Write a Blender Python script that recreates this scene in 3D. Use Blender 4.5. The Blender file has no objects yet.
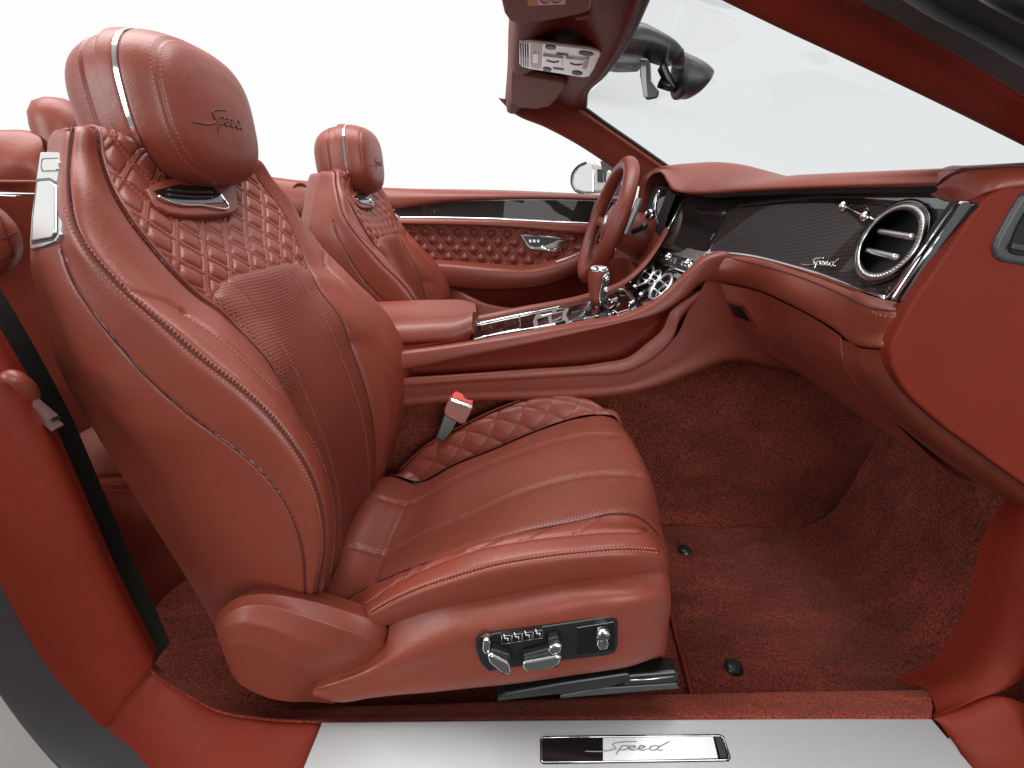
import bpy, bmesh, math, random
import numpy as np
from mathutils import Vector, Matrix
random.seed(7); RNG=np.random.default_rng(7)
SC=bpy.context.scene; COL=SC.collection
# ------------------------------------------------------------------ camera and placing helpers
F=450.0; PITCH=math.radians(21.5); CAM=np.array([0.,-1.12,.87])
_c,_s=math.cos(PITCH),math.sin(PITCH)
def ray(px,py):
    a=(px-512)/F; b=(384-py)/F
    return np.array([a,_c+b*_s,-_s+b*_c])
def W(px,py,Y):                      # point of the plane y=Y
    d=ray(px,py); return CAM+d*((Y-CAM[1])/d[1])
def WZ(px,py,z):
    d=ray(px,py); return CAM+d*((z-CAM[2])/d[2])
def WX(px,py,x):
    d=ray(px,py); return CAM+d*((x-CAM[0])/d[0])
def WP(px,py,p0,n):                  # point of a plane through p0 with normal n
    d=ray(px,py); return CAM+d*(np.dot(np.asarray(p0)-CAM,n)/np.dot(d,n))
def proj(p):
    q=np.asarray(p)-CAM; dep=q[1]*_c-q[2]*_s; v=q[1]*_s+q[2]*_c
    return 512+F*q[0]/dep, 384-F*v/dep
def cur(*pts,Y=None):                # [(px,py,Y)...] or [(px,py)...] with a shared Y
    return [W(*p) if len(p)==3 else W(p[0],p[1],Y) for p in pts]
def A(*p): return np.array(p,float)
def unit(v): v=np.asarray(v,float); return v/(np.linalg.norm(v)+1e-12)

# ------------------------------------------------------------------ curves and surfaces
def hermite(knots,vals,t):
    knots=np.asarray(knots,float); vals=np.asarray(vals,float); t=np.asarray(t,float); n=len(knots)
    if n==1: return np.repeat(vals,len(t),0)
    d=np.diff(vals,axis=0)/np.diff(knots).reshape((-1,)+(1,)*(vals.ndim-1))
    m=np.zeros_like(vals); m[0]=d[0]; m[-1]=d[-1]
    for i in range(1,n-1):
        h0=knots[i]-knots[i-1]; h1=knots[i+1]-knots[i]
        m[i]=(d[i-1]*h1+d[i]*h0)/(h0+h1)
    i=np.clip(np.searchsorted(knots,t,side='right')-1,0,n-2)
    h=knots[i+1]-knots[i]; x=(t-knots[i])/h
    sh=(-1,)+(1,)*(vals.ndim-1); x=x.reshape(sh); h=h.reshape(sh)
    return (vals[i]*(1+2*x)*(1-x)**2+m[i]*h*x*(1-x)**2+vals[i+1]*x*x*(3-2*x)+m[i+1]*h*x*x*(x-1))
def spline(pts,n,sm=0):
    p=np.asarray(pts,float)
    k=np.concatenate([[0],np.cumsum(np.maximum(np.linalg.norm(np.diff(p,axis=0),axis=1),1e-6))])
    q=hermite(k,p,np.linspace(0,k[-1],max(400,n*2)))
    for _ in range(sm):
        r=q.copy(); r[1:-1]=(q[:-2]+2*q[1:-1]+q[2:])/4; q=r
    k=np.concatenate([[0],np.cumsum(np.linalg.norm(np.diff(q,axis=0),axis=1))])
    t=np.linspace(0,k[-1],n)
    return np.stack([np.interp(t,k,q[:,i]) for i in range(3)],1)
class Surf:
    """a surface through a list of curves; u runs across the curves, v along them"""
    def __init__(s,curves,M=240,sm=25,knots=None,lin=False):
        s.lin=lin
        s.C=np.stack([spline(c,M,sm) for c in curves])
        if knots is None:
            d=np.linalg.norm(np.diff(s.C,axis=0),axis=2).mean(1)
            k=np.concatenate([[0],np.cumsum(np.maximum(d,1e-4))]); knots=k/k[-1]
        s.k=np.asarray(knots,float); s.M=M
    def ev(s,us,vs):
        us=np.atleast_1d(us); vs=np.atleast_1d(vs)
        f=np.clip(vs,0,1)*(s.M-1); i=np.minimum(f.astype(int),s.M-2); w=(f-i)[None,:,None]
        cv=s.C[:,i]*(1-w)+s.C[:,i+1]*w
        if s.lin:
            i=np.clip(np.searchsorted(s.k,us,side='right')-1,0,len(s.k)-2); w=((us-s.k[i])/(s.k[i+1]-s.k[i]))[:,None,None]; return cv[i]*(1-w)+cv[i+1]*w
        return hermite(s.k,cv,us)
    def grid(s,u0,u1,nu,nv,v0=0,v1=1): return s.ev(np.linspace(u0,u1,nu),np.linspace(v0,v1,nv))
    def line(s,u,v0=0,v1=1,n=200,u1=None):
        if u1 is None: u1=u
        us=np.linspace(u,u1,n); vs=np.linspace(v0,v1,n)
        return np.stack([s.ev([a],[b])[0,0] for a,b in zip(us,vs)])
    def normals(s,u,v):
        e=.004
        du=s.ev([min(u+e,1)],[v])[0,0]-s.ev([max(u-e,0)],[v])[0,0]; dv=s.ev([u],[min(v+e,1)])[0,0]-s.ev([u],[max(v-e,0)])[0,0]
        return unit(np.cross(du,dv))
def gnormals(P):
    du=np.gradient(P,axis=0); dv=np.gradient(P,axis=1); n=np.cross(du,dv)
    return n/(np.linalg.norm(n,axis=2,keepdims=True)+1e-12)
def toward(P,N,pt):
    m=P.reshape(-1,3).mean(0); 
    return N if np.sum(N*(np.asarray(pt)-P))>0 else -N
def elen(P):
    """arc distance from the u=0,u=1,v=0,v=1 borders"""
    a=np.cumsum(np.concatenate([np.zeros((1,P.shape[1])),np.linalg.norm(np.diff(P,axis=0),axis=2)]),axis=0)
    b=np.cumsum(np.concatenate([np.zeros((P.shape[0],1)),np.linalg.norm(np.diff(P,axis=1),axis=2)],1),axis=1)
    return a,a[-1:]-a,b,b[:,-1:]-b
def puff(P,edges,depth=.004,width=.006,pt=CAM):
    N=toward(P,gnormals(P),pt); d=elen(P); h=np.zeros(P.shape[:2])
    for i,ch in enumerate('udlr'):          # u: u=0, d: u=1, l: v=0, r: v=1
        if ch in edges: h-=depth*np.exp(-(d[i]/width)**1.5)
    return P+N*h[...,None]

# ------------------------------------------------------------------ objects
def tag(o,label=None,cat=None,group=None,kind=None):
    if label: o['label']=label
    if cat: o['category']=cat
    if group: o['group']=group
    if kind: o['kind']=kind
    return o
def empty(name,loc,label,cat,group=None):
    o=bpy.data.objects.new(name,None); COL.objects.link(o); o.location=loc; o.empty_display_size=.05
    o['_b']=list(map(float,loc)); return tag(o,label,cat,group)
def base_of(p):
    while p is not None:
        if '_b' in p: return np.array(p['_b'])
        p=p.parent
    return np.zeros(3)
def obj(name,verts,faces,mat,parent=None,smooth=True,uv=None,matidx=None,flat_angle=None):
    b=base_of(parent); v=np.asarray(verts,float)-b
    me=bpy.data.meshes.new(name); me.from_pydata(v.tolist(),[],[list(map(int,f)) for f in faces]); 
    for m in (mat if isinstance(mat,(list,tuple)) else [mat]): me.materials.append(m)
    if uv is not None:
        l=me.uv_layers.new(name='UVMap'); vi=np.zeros(len(me.loops),int); me.loops.foreach_get('vertex_index',vi)
        l.data.foreach_set('uv',np.asarray(uv,float)[vi].ravel())
    if smooth: me.polygons.foreach_set('use_smooth',[True]*len(me.polygons))
    if matidx is not None: me.polygons.foreach_set('material_index',matidx)
    me.update()
    o=bpy.data.objects.new(name,me); COL.objects.link(o)
    if parent is not None: o.parent=parent
    return o
def solidify(o,t,off=-1):
    m=o.modifiers.new('thick','SOLIDIFY'); m.thickness=t; m.offset=off; m.use_even_offset=False; return o
def bevel(o,w=.002,seg=2,ang=35):
    m=o.modifiers.new('bev','BEVEL'); m.width=w; m.segments=seg; m.limit_method='ANGLE'; m.angle_limit=math.radians(ang); m.harden_normals=False
    return o
def gridfaces(nu,nv,closeu=False,off=0):
    f=[]
    for i in range(nu if closeu else nu-1):
        a=i*nv; b=((i+1)%nu)*nv
        for j in range(nv-1): f.append((off+a+j,off+b+j,off+b+j+1,off+a+j+1))
    return f
def gobj(name,P,mat,parent=None,pt=CAM,mask=None,closeu=False,thick=None,uvs=None):
    nu,nv=P.shape[:2]; N=gnormals(P)
    f=gridfaces(nu,nv,closeu)
    flip=(np.sum(N*(np.asarray(pt)-P))<0) 
    # face winding (i,i+1) x (j,j+1) follows du x dv
    if flip: f=[x[::-1] for x in f]
    if mask is not None:
        mk=mask.ravel(); f=[x for x in f if all(mk[list(x)])]
    if uvs is None:
        d=elen(P); uvs=np.stack([d[0],d[2]],2)
    o=obj(name,P.reshape(-1,3),f,mat,parent,True,uvs.reshape(-1,2))
    if thick: solidify(o,thick)
    return o
def tube(pts,r,n=10,closed=False,cap=True,flat=1.0,up=None):
    """verts, faces of a tube; r may be a list"""
    p=np.asarray(pts,float); m=len(p); r=np.broadcast_to(np.asarray(r,float),(m,))
    if closed: t=np.roll(p,-1,0)-np.roll(p,1,0)
    else: t=np.gradient(p,axis=0)
    t/= (np.linalg.norm(t,axis=1,keepdims=True)+1e-12)
    a=unit(np.cross(t[0],[0,0,1] if abs(t[0][2])<.9 else [1,0,0])) if up is None else None
    V=[]
    for i in range(m):
        if up is not None: a=unit(np.cross(t[i],up))
        else: a=unit(a-t[i]*np.dot(a,t[i]))
        b=np.cross(t[i],a)
        for k in range(n):
            w=2*math.pi*k/n; V.append(p[i]+r[i]*(a*math.cos(w)+b*math.sin(w)*flat))
    Fc=[]
    for i in range(m if closed else m-1):
        for k in range(n):
            i2=(i+1)%m; Fc.append((i*n+k,i*n+(k+1)%n,i2*n+(k+1)%n,i2*n+k))
    if cap and not closed: Fc.append(tuple(range(n))[::-1]); Fc.append(tuple((m-1)*n+k for k in range(n)))
    return V,Fc
class MB:
    def __init__(s): s.v=[];s.f=[]
    def add(s,vf):
        o=len(s.v); s.v.extend(list(vf[0])); s.f.extend([tuple(i+o for i in f) for f in vf[1]]); return s
    def build(s,name,mat,parent=None,smooth=True): return obj(name,s.v,s.f,mat,parent,smooth)
def tobj(name,pts,r,mat,parent=None,**k): return obj(name,*tube(pts,r,**k),mat,parent)
def prism(poly,nvec,t):
    """extrude a planar outline (3D points) by t along nvec (front face at poly, body behind)"""
    p=np.asarray(poly,float); n=len(p); q=p-np.asarray(nvec)*t
    c=np.cross(p[1]-p[0],p[2]-p[0]); area=sum(np.cross(p[i]-p[0],p[i+1]-p[0]) for i in range(1,n-1))
    if np.dot(area,nvec)<0: p=p[::-1]; q=q[::-1]
    f=[tuple(range(n)),tuple(range(2*n-1,n-1,-1))]+[(i,i+n,(i+1)%n+n,(i+1)%n) for i in range(n)]
    return np.concatenate([p,q]),f
def rbox(c,ax,ay,az,sx,sy,sz):
    c=np.asarray(c,float); ax,ay,az=map(unit,(ax,ay,az)); V=[]
    for i in (-1,1):
        for j in (-1,1):
            for k in (-1,1): V.append(c+ax*i*sx/2+ay*j*sy/2+az*k*sz/2)
    f=[(0,1,3,2),(4,6,7,5),(0,4,5,1),(2,3,7,6),(0,2,6,4),(1,5,7,3)]
    if np.dot(np.cross(ax,ay),az)<0: f=[x[::-1] for x in f]
    return V,f
def plate(name,pxs,p0,n,t,mat,parent,bev=.0012,seg=2,lift=0):
    n=unit(n); n=n if np.dot(CAM-np.asarray(p0),n)>0 else -n
    poly=[WP(x,y,np.asarray(p0)+n*lift,n) for x,y in pxs]
    o=obj(name,*prism(poly,n,t),mat,parent,smooth=False)
    if bev: bevel(o,bev,seg)
    return o
def lathe(prof,c,axis,up,n=48):
    """prof: list of (radius, height along axis)"""
    axis=unit(axis); a=unit(np.cross(axis,up)); b=np.cross(axis,a); V=[];f=[]
    for r,h in prof:
        for k in range(n):
            w=2*math.pi*k/n; V.append(np.asarray(c)+axis*h+r*(a*math.cos(w)+b*math.sin(w)))
    for i in range(len(prof)-1):
        for k in range(n): f.append((i*n+k,i*n+(k+1)%n,(i+1)*n+(k+1)%n,(i+1)*n+k))
    return V,f
def stitches(pts,nrm,gap=.0042,ln=.0028,r=.00055,lift=.0004):
    """short raised threads along a line of 3D points"""
    p=np.asarray(pts,float); k=np.concatenate([[0],np.cumsum(np.linalg.norm(np.diff(p,axis=0),axis=1))])
    L=k[-1]; V=[];f=[]
    nrm=np.asarray(nrm,float)
    if nrm.ndim==1: nrm=np.repeat(nrm[None],len(p),0)
    at=lambda s:np.array([np.interp(s,k,p[:,i]) for i in range(3)])
    an=lambda s:unit([np.interp(s,k,nrm[:,i]) for i in range(3)])
    s=gap/2
    while s<L-ln:
        a=at(s-ln/2 if s>ln/2 else 0); b=at(s+ln/2); n=an(s); t=unit(b-a); w=np.cross(t,n)
        m=(a+b)/2; o=len(V)
        a=a+n*lift*.2; b=b+n*lift*.2; m=m+n*lift
        V+= [a,m+w*r-n*r*.3,m+n*r,m-w*r-n*r*.3,b]
        f+=[(o,o+1,o+2),(o,o+2,o+3),(o+4,o+2,o+1),(o+4,o+3,o+2)]
        s+=gap
    return V,f
# ------------------------------------------------------------------ materials
def nt(name):
    m=bpy.data.materials.new(name); m.use_nodes=True; t=m.node_tree; return m,t,t.nodes['Principled BSDF']
def nd(t,typ,**k):
    n=t.nodes.new(typ)
    for a,b in k.items(): setattr(n,a,b)
    return n
def leather(name,base,rough=.41,grain=.85,perf=None,spec=.48,var=.14,crease=.0):
    m,t,b=nt(name); L=t.links.new
    tc=nd(t,'ShaderNodeTexCoord')
    n1=nd(t,'ShaderNodeTexNoise'); n1.inputs['Scale'].default_value=9; n1.inputs['Detail'].default_value=4; L(tc.outputs['Object'],n1.inputs['Vector'])
    mr=nd(t,'ShaderNodeMapRange'); mr.inputs[3].default_value=1-var; mr.inputs[4].default_value=1+var; L(n1.outputs['Fac'],mr.inputs[0])
    mx=nd(t,'ShaderNodeMix',data_type='RGBA',blend_type='MULTIPLY'); mx.inputs['Factor'].default_value=1
    mx.inputs['A'].default_value=(*base,1); L(mr.outputs[0],mx.inputs['B'])
    col=mx.outputs['Result']
    v=nd(t,'ShaderNodeTexVoronoi'); v.inputs['Scale'].default_value=380; L(tc.outputs['Object'],v.inputs['Vector'])
    n2=nd(t,'ShaderNodeTexNoise'); n2.inputs['Scale'].default_value=70; n2.inputs['Detail'].default_value=5; L(tc.outputs['Object'],n2.inputs['Vector'])
    ad=nd(t,'ShaderNodeMath',operation='MULTIPLY_ADD'); ad.inputs[1].default_value=.35; L(v.outputs['Distance'],ad.inputs[0]); L(n2.outputs['Fac'],ad.inputs[2])
    h=ad.outputs[0]
    bp=nd(t,'ShaderNodeBump'); bp.inputs['Strength'].default_value=  .34*grain; bp.inputs['Distance'].default_value=.0012; L(h,bp.inputs['Height'])
    n3=nd(t,'ShaderNodeTexNoise'); n3.inputs['Scale'].default_value=26; n3.inputs['Detail'].default_value=2; n3.inputs['Distortion'].default_value=.8; L(tc.outputs['Object'],n3.inputs['Vector'])
    b0=nd(t,'ShaderNodeBump'); b0.inputs['Strength'].default_value=.065; b0.inputs['Distance'].default_value=.006; L(n3.outputs['Fac'],b0.inputs['Height']); L(b0.outputs[0],bp.inputs['Normal'])
    nrm=bp.outputs[0]
    if perf:                                   # rows of small holes, in metres on the UV map
        uv=nd(t,'ShaderNodeUVMap'); sx=nd(t,'ShaderNodeSeparateXYZ'); L(uv.outputs[0],sx.inputs[0])
        def mth(op,a,bb=None,c=None):
            q=nd(t,'ShaderNodeMath',operation=op)
            for i,x in enumerate((a,bb,c)):
                if x is None: continue
                if isinstance(x,(int,float)): q.inputs[i].default_value=x
                else: L(x,q.inputs[i])
            return q.outputs[0]
        U=mth('DIVIDE',sx.outputs[0],perf); V=mth('DIVIDE',sx.outputs[1],perf*.9)
        row=mth('FLOOR',V); off=mth('MULTIPLY',mth('MODULO',row,2.0),.5)
        fu=mth('SUBTRACT',mth('FRACT',mth('ADD',U,off)),.5); fv=mth('SUBTRACT',mth('FRACT',V),.5)
        d=mth('SQRT',mth('ADD',mth('MULTIPLY',fu,fu),mth('MULTIPLY',fv,fv)))
        hole=nd(t,'ShaderNodeMapRange',interpolation_type='SMOOTHSTEP'); hole.inputs[1].default_value=.19; hole.inputs[2].default_value=.33; L(d,hole.inputs[0])
        m2=nd(t,'ShaderNodeMix',data_type='RGBA'); m2.inputs['A'].default_value=(base[0]*.28,base[1]*.25,base[2]*.25,1); L(col,m2.inputs['B']); L(hole.outputs[0],m2.inputs['Factor']); col=m2.outputs['Result']
        b2=nd(t,'ShaderNodeBump'); b2.inputs['Strength'].default_value=.55; b2.inputs['Distance'].default_value=.0012; L(hole.outputs[0],b2.inputs['Height']); L(nrm,b2.inputs['Normal']); nrm=b2.outputs[0]
    L(col,b.inputs['Base Color']); L(nrm,b.inputs['Normal'])
    rr=nd(t,'ShaderNodeMapRange'); rr.inputs[3].default_value=rough-.05; rr.inputs[4].default_value=rough+.07; L(n2.outputs['Fac'],rr.inputs[0]); L(rr.outputs[0],b.inputs['Roughness'])
    b.inputs['Specular IOR Level'].default_value=spec
    return m
def simple(name,base,rough=.4,metal=0,coat=0,bump=None,spec=.5):
    m,t,b=nt(name); L=t.links.new
    b.inputs['Base Color'].default_value=(*base,1); b.inputs['Roughness'].default_value=rough; b.inputs['Metallic'].default_value=metal
    b.inputs['Coat Weight'].default_value=coat; b.inputs['Coat Roughness'].default_value=.02; b.inputs['Specular IOR Level'].default_value=spec
    tc=nd(t,'ShaderNodeTexCoord'); n=nd(t,'ShaderNodeTexNoise'); n.inputs['Scale'].default_value=60 if not bump else bump[0]; n.inputs['Detail'].default_value=4; L(tc.outputs['Object'],n.inputs['Vector'])
    r=nd(t,'ShaderNodeMapRange'); r.inputs[3].default_value=max(rough-.03,0.01); r.inputs[4].default_value=rough+.04; L(n.outputs['Fac'],r.inputs[0]); L(r.outputs[0],b.inputs['Roughness'])
    if bump:
        bp=nd(t,'ShaderNodeBump'); bp.inputs['Strength'].default_value=bump[1]; bp.inputs['Distance'].default_value=.001; L(n.outputs['Fac'],bp.inputs['Height']); L(bp.outputs[0],b.inputs['Normal'])
    return m
def carpetmat(name,base,scale=420):
    m,t,b=nt(name); L=t.links.new; tc=nd(t,'ShaderNodeTexCoord')
    n=nd(t,'ShaderNodeTexNoise'); n.inputs['Scale'].default_value=scale; n.inputs['Detail'].default_value=3; n.inputs['Roughness'].default_value=.7; L(tc.outputs['Object'],n.inputs['Vector'])
    w=nd(t,'ShaderNodeTexNoise'); w.inputs['Scale'].default_value=8; w.inputs['Detail'].default_value=5; w.inputs['Distortion'].default_value=1.0
    wm=nd(t,'ShaderNodeMapping'); wm.inputs['Scale'].default_value=(.6,1.8,1.0); wm.inputs['Rotation'].default_value=(0,0,.25); L(tc.outputs['Object'],wm.inputs['Vector']); L(wm.outputs[0],w.inputs['Vector'])
    cr=nd(t,'ShaderNodeValToRGB'); e=cr.color_ramp.elements
    e[0].position=.34; e[0].color=(base[0]*.2,base[1]*.2,base[2]*.2,1); e[1].position=.68; e[1].color=(base[0]*2.0,base[1]*2.0,base[2]*1.95,1)
    L(n.outputs['Fac'],cr.inputs[0])
    mr=nd(t,'ShaderNodeMapRange'); mr.inputs[1].default_value=.3; mr.inputs[2].default_value=.7; mr.inputs[3].default_value=.66; mr.inputs[4].default_value=1.30; L(w.outputs['Fac'],mr.inputs[0])
    mx=nd(t,'ShaderNodeMix',data_type='RGBA',blend_type='MULTIPLY'); mx.inputs['Factor'].default_value=1; L(cr.outputs[0],mx.inputs['A']); L(mr.outputs[0],mx.inputs['B']); L(mx.outputs['Result'],b.inputs['Base Color'])
    bp=nd(t,'ShaderNodeBump'); bp.inputs['Strength'].default_value=1; bp.inputs['Distance'].default_value=.004; L(n.outputs['Fac'],bp.inputs['Height']); L(bp.outputs[0],b.inputs['Normal'])
    b.inputs['Roughness'].default_value=.95; b.inputs['Specular IOR Level'].default_value=.1
    b.inputs['Sheen Weight'].default_value=.35; b.inputs['Sheen Roughness'].default_value=.5; b.inputs['Sheen Tint'].default_value=(.8,.3,.25,1)
    return m
RED=(.182,.035,.020)
M={}
M['leather']=leather('red_leather',RED)
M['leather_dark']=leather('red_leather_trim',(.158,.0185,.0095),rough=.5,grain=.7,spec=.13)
M['perf']=leather('perforated_red_leather',(.195,.039,.023),perf=.0052,rough=.42)
M['thread']=simple('pink_thread',(.38,.12,.085),.7)
M['thread_dark']=simple('dark_red_thread',(.06,.010,.007),.8)
M['carpet']=carpetmat('red_carpet',(.125,.024,.015),240)
M['chrome']=simple('chrome',(.86,.86,.87),.07,1)
M['satin']=simple('satin_metal',(.74,.74,.73),.28,1)
M['black']=simple('black_plastic',(.012,.012,.013),.35,bump=(700,.1))
M['blackgloss']=simple('gloss_black',(.006,.006,.007),.06,0,coat=.6)
M['rubber']=simple('black_rubber',(.045,.045,.048),.45,bump=(300,.1))
M['grey']=simple('dark_grey_plastic',(.030,.031,.034),.42,bump=(800,.1))
M['white']=simple('white_print',(.75,.75,.76),.4)
M['red']=simple('red_button',(.8,.03,.015),.35)
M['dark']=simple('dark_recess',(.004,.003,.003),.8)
M['deboss']=simple('debossed_leather',(.085,.016,.011),.6)
# handwritten-looking word "Speed": strokes in a 0..1 wide box, y up
SPEED=[[(0.0,.02),(.22,.02),(.29,.06),(.36,.17),(.335,.27),(.32,.36),(.38,.45),(.50,.50),(.60,.51)],
 [(.43,.26),(.385,.02),(.36,-.16)],[(.41,.20),(.455,.30),(.495,.29),(.495,.17),(.45,.08),(.40,.08)],
 [(.52,.16),(.565,.20),(.585,.28),(.55,.30),(.52,.22),(.52,.10),(.56,.07),(.62,.14)],
 [(.63,.16),(.675,.20),(.695,.28),(.66,.30),(.63,.22),(.63,.10),(.67,.07),(.73,.14)],
 [(.865,.27),(.81,.31),(.76,.22),(.755,.10),(.79,.06),(.84,.14),(.87,.27)],[(.99,.54),(.93,.40),(.865,.24),(.845,.10),(.87,.06),(.91,.10)]]
def script(mapf,r,scale):
    """mapf(x,y) -> 3D point; returns MB of strokes"""
    mb=MB()
    for st in SPEED:
        p=np.array([(x,y,0) for x,y in st]); q=spline(p,max(12,6*len(st)),2)
        P=np.array([mapf(x,y) for x,y,_ in q]); n=len(P)
        rr=r*(.65+.5*np.sin(np.linspace(.35,math.pi-.35,n)))
        mb.add(tube(P,rr,6))
    return mb

M['tread']=simple('brushed_metal',(.40,.40,.40),.5,.5)
M['badgewhite']=simple('badge_silver',(.72,.72,.73),.35,.4)
M['badgegrey']=simple('badge_lettering',(.22,.22,.23),.4,.3)
M['carpet_lit']=carpetmat('red_carpet_edge_lit',(.19,.033,.018),330)  # lit copy of the cabin carpet, the extra light put into its colour
M['dark_trim']=simple('black_trim',(.006,.005,.006),.3)
M['paint']=simple('silver_beige_paint',(.50,.46,.43),.3,.35,coat=1)

M['leather_light']=leather('red_leather_visor',(.27,.12,.095),rough=.6,grain=.5)
M['smoke']=simple('smoked_glass',(.06,.065,.07),.12,.5,coat=.5)
M['screen']=simple('dark_screen',(.012,.011,.012),.03,0,coat=1)
M['mirror']=simple('mirror_glass',(.85,.86,.87),.02,1)
M['amber']=simple('amber_print',(.75,.35,.08),.5)
M['signred']=simple('red_print',(.6,.05,.05),.5)
M['grille']=simple('speaker_mesh',(.035,.008,.006),.6,bump=(900,.6))
def weavemat():
    m,t,b=nt('gloss_woven_fascia'); L=t.links.new
    uv=nd(t,'ShaderNodeUVMap'); mp=nd(t,'ShaderNodeMapping'); mp.inputs['Scale'].default_value=(1,1,1); mp.inputs['Rotation'].default_value=(0,0,.6); L(uv.outputs[0],mp.inputs[0])
    ck=nd(t,'ShaderNodeTexChecker'); ck.inputs['Scale'].default_value=230; L(mp.outputs[0],ck.inputs['Vector']); ck.inputs['Color1'].default_value=(.030,.021,.019,1); ck.inputs['Color2'].default_value=(.009,.006,.006,1)
    L(ck.outputs[0],b.inputs['Base Color']); b.inputs['Roughness'].default_value=.5; b.inputs['Coat Weight'].default_value=.28; b.inputs['Coat Roughness'].default_value=.015; b.inputs['Specular IOR Level'].default_value=.1
    return m
M['weave']=weavemat()
def glassmat():
    m,t,b=nt('windscreen_glass'); L=t.links.new; t.nodes.remove(b); out=t.nodes['Material Output']
    tr=nd(t,'ShaderNodeBsdfTransparent'); tr.inputs[0].default_value=(.80,.82,.825,1); gl=nd(t,'ShaderNodeBsdfGlossy'); gl.inputs['Roughness'].default_value=.01; gl.inputs['Color'].default_value=(1,1,1,1)
    fr=nd(t,'ShaderNodeFresnel'); fr.inputs[0].default_value=1.05; mx=nd(t,'ShaderNodeMixShader'); L(fr.outputs[0],mx.inputs[0]); L(tr.outputs[0],mx.inputs[1]); L(gl.outputs[0],mx.inputs[2]); L(mx.outputs[0],out.inputs[0]); return m
M['glass']=glassmat()
# ================================================================== front seats
YC=-.38
def mir(P): Q=np.array(P,float); Q[...,1]=2*YC-Q[...,1]; return Q
def allproj(P):
    q=P-CAM; dep=q[...,1]*_c-q[...,2]*_s; v=q[...,1]*_s+q[...,2]*_c
    return np.stack([512+F*q[...,0]/dep,384-F*v/dep],-1)
def pl2(pxs,n):
    p=np.array([(x,y,0) for x,y in pxs],float); return spline(p,n,8)[:,:2]
def crease(P,pxs,depth,width,pt=CAM,twin=None):
    """a sewn groove along a traced line"""
    N=toward(P,gnormals(P),pt); s=allproj(P).reshape(-1,2); l=pl2(pxs,160)
    d=np.sqrt(((s[:,None,:]-l[None])**2).sum(2)).min(1).reshape(P.shape[:2])
    return P-N*(depth*np.exp(-(d/width)**2))[...,None]
def trace_on(P,pxs,n=120,pt=CAM):
    N=toward(P,gnormals(P),pt).reshape(-1,3); X=P.reshape(-1,3); s=allproj(P).reshape(-1,2); l=pl2(pxs,n); pts=[];ns=[]
    for q in l:
        d=((s-q)**2).sum(1); i=np.argpartition(d,5)[:5]; w=1/(d[i]+.02); w/=w.sum(); pts.append((X[i]*w[:,None]).sum(0)); ns.append(unit((N[i]*w[:,None]).sum(0)))
    pts=np.array(pts)
    for _ in range(6): pts[1:-1]=(pts[:-2]+2*pts[1:-1]+pts[2:])/4
    return pts,np.array(ns)
def offs(px,d):                      # parallel pixel line
    l=pl2(px,40); t=np.gradient(l,axis=0); t/=np.linalg.norm(t,axis=1,keepdims=True); return (l+np.stack([-t[:,1],t[:,0]],1)*d).tolist()
seat=empty('passenger_seat',(-.2,YC,.1),'large red leather seat nearest the open doorway, black switch panel on its base','car seat','front seats')
def roll(c,dx,dy,dz): p=c[0]; return [p+A(dx,dy,dz),p+A(dx*.5,dy*.5,dz*.15)]+c
kA=cur((54,134,-.53),(45,160,-.545),(34,225,-.572),(30,262,-.58),(40,305,-.58),(60,370,-.58),(100,440,-.58),(150,520,-.58),(200,600,-.58),(218,632,-.58),(240,665,-.58))
kB=cur((60,129,-.55),(57,165,-.575),(54,205,-.602),(61,250,-.625),(77,285,-.636),(95,310,-.64),(117,344,-.64),(156,387,-.64),(195,422,-.64),(234,445,-.64),(266,473,-.64),(289,508,-.64),(303,550,-.64),(305,589,-.635),(300,625,-.63),(296,650,-.625))
kC=cur((70,126,-.565),(66,155,-.59),(66,195,-.62),(72,225,-.635),(86,250,-.643),(117,285,-.645),(156,320,-.645),(195,355,-.645),(234,385,-.645),(266,414,-.645),(289,441,-.645),(309,473,-.645),(320,504,-.645),(324,547,-.64),(317,589,-.63),(312,620,-.62),(310,640,-.61))
kD=cur((84,125,-.558),(86,155,-.58),(93,188,-.602),(108,222,-.608),(130,255,-.607),(157,285,-.602),(184,312,-.597),(219,336,-.592),(250,363,-.588),(281,394,-.585),(305,426,-.582),(324,461,-.58),(334,500,-.575),(336,539,-.57),(331,575,-.56),(325,605,-.55),(322,625,-.54))
kE=cur((96,127,-.53),(102,156,-.545),(113,188,-.56),(129,215,-.568),(156,250,-.562),(176,273,-.555),(201,297,-.54),(219,309,-.53),(234,324,-.522),(254,344,-.52),(267,359,-.52))+[A(-.328,-.52,.6),A(-.308,-.52,.5),A(-.303,-.52,.4),A(-.313,-.52,.3),A(-.325,-.51,.22)]
kF=[A(-.478,YC,.945),A(-.474,YC,.91),A(-.462,YC,.87),A(-.438,YC,.83),A(-.405,YC,.785),A(-.392,YC,.745),A(-.376,YC,.69),A(-.348,YC,.60),A(-.326,YC,.5),A(-.32,YC,.4),A(-.33,YC,.3),A(-.342,YC,.22)]
rA,rB,rC,rD,rE,rF=[roll(list(c),*q) for c,q in zip((kA,kB,kC,kD,kE,kF),((-.004,.045,-.004),(-.012,.04,-.008),(-.022,.022,-.012),(-.03,.006,-.016),(-.034,0,-.018),(-.035,0,-.02)))]
outer=Surf([rA,rB,rC,rD,rE])
mid=Surf([rE,rF,mir(rE)])
uA,uB,uC,uD,uE=outer.k
lineB=[(61,250),(72,280),(92,312),(120,348),(156,387),(195,420),(232,447),(264,475),(288,509),(302,550),(305,595)]
lineC=[(66,205),(72,225),(86,250),(117,285),(156,320),(195,355),(234,385),(266,414),(289,441),(309,473),(320,504),(324,547),(317,592)]
lineE=[(96,127),(102,156),(113,188),(129,215),(156,250),(176,273),(201,297),(219,309),(234,324)]
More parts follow.
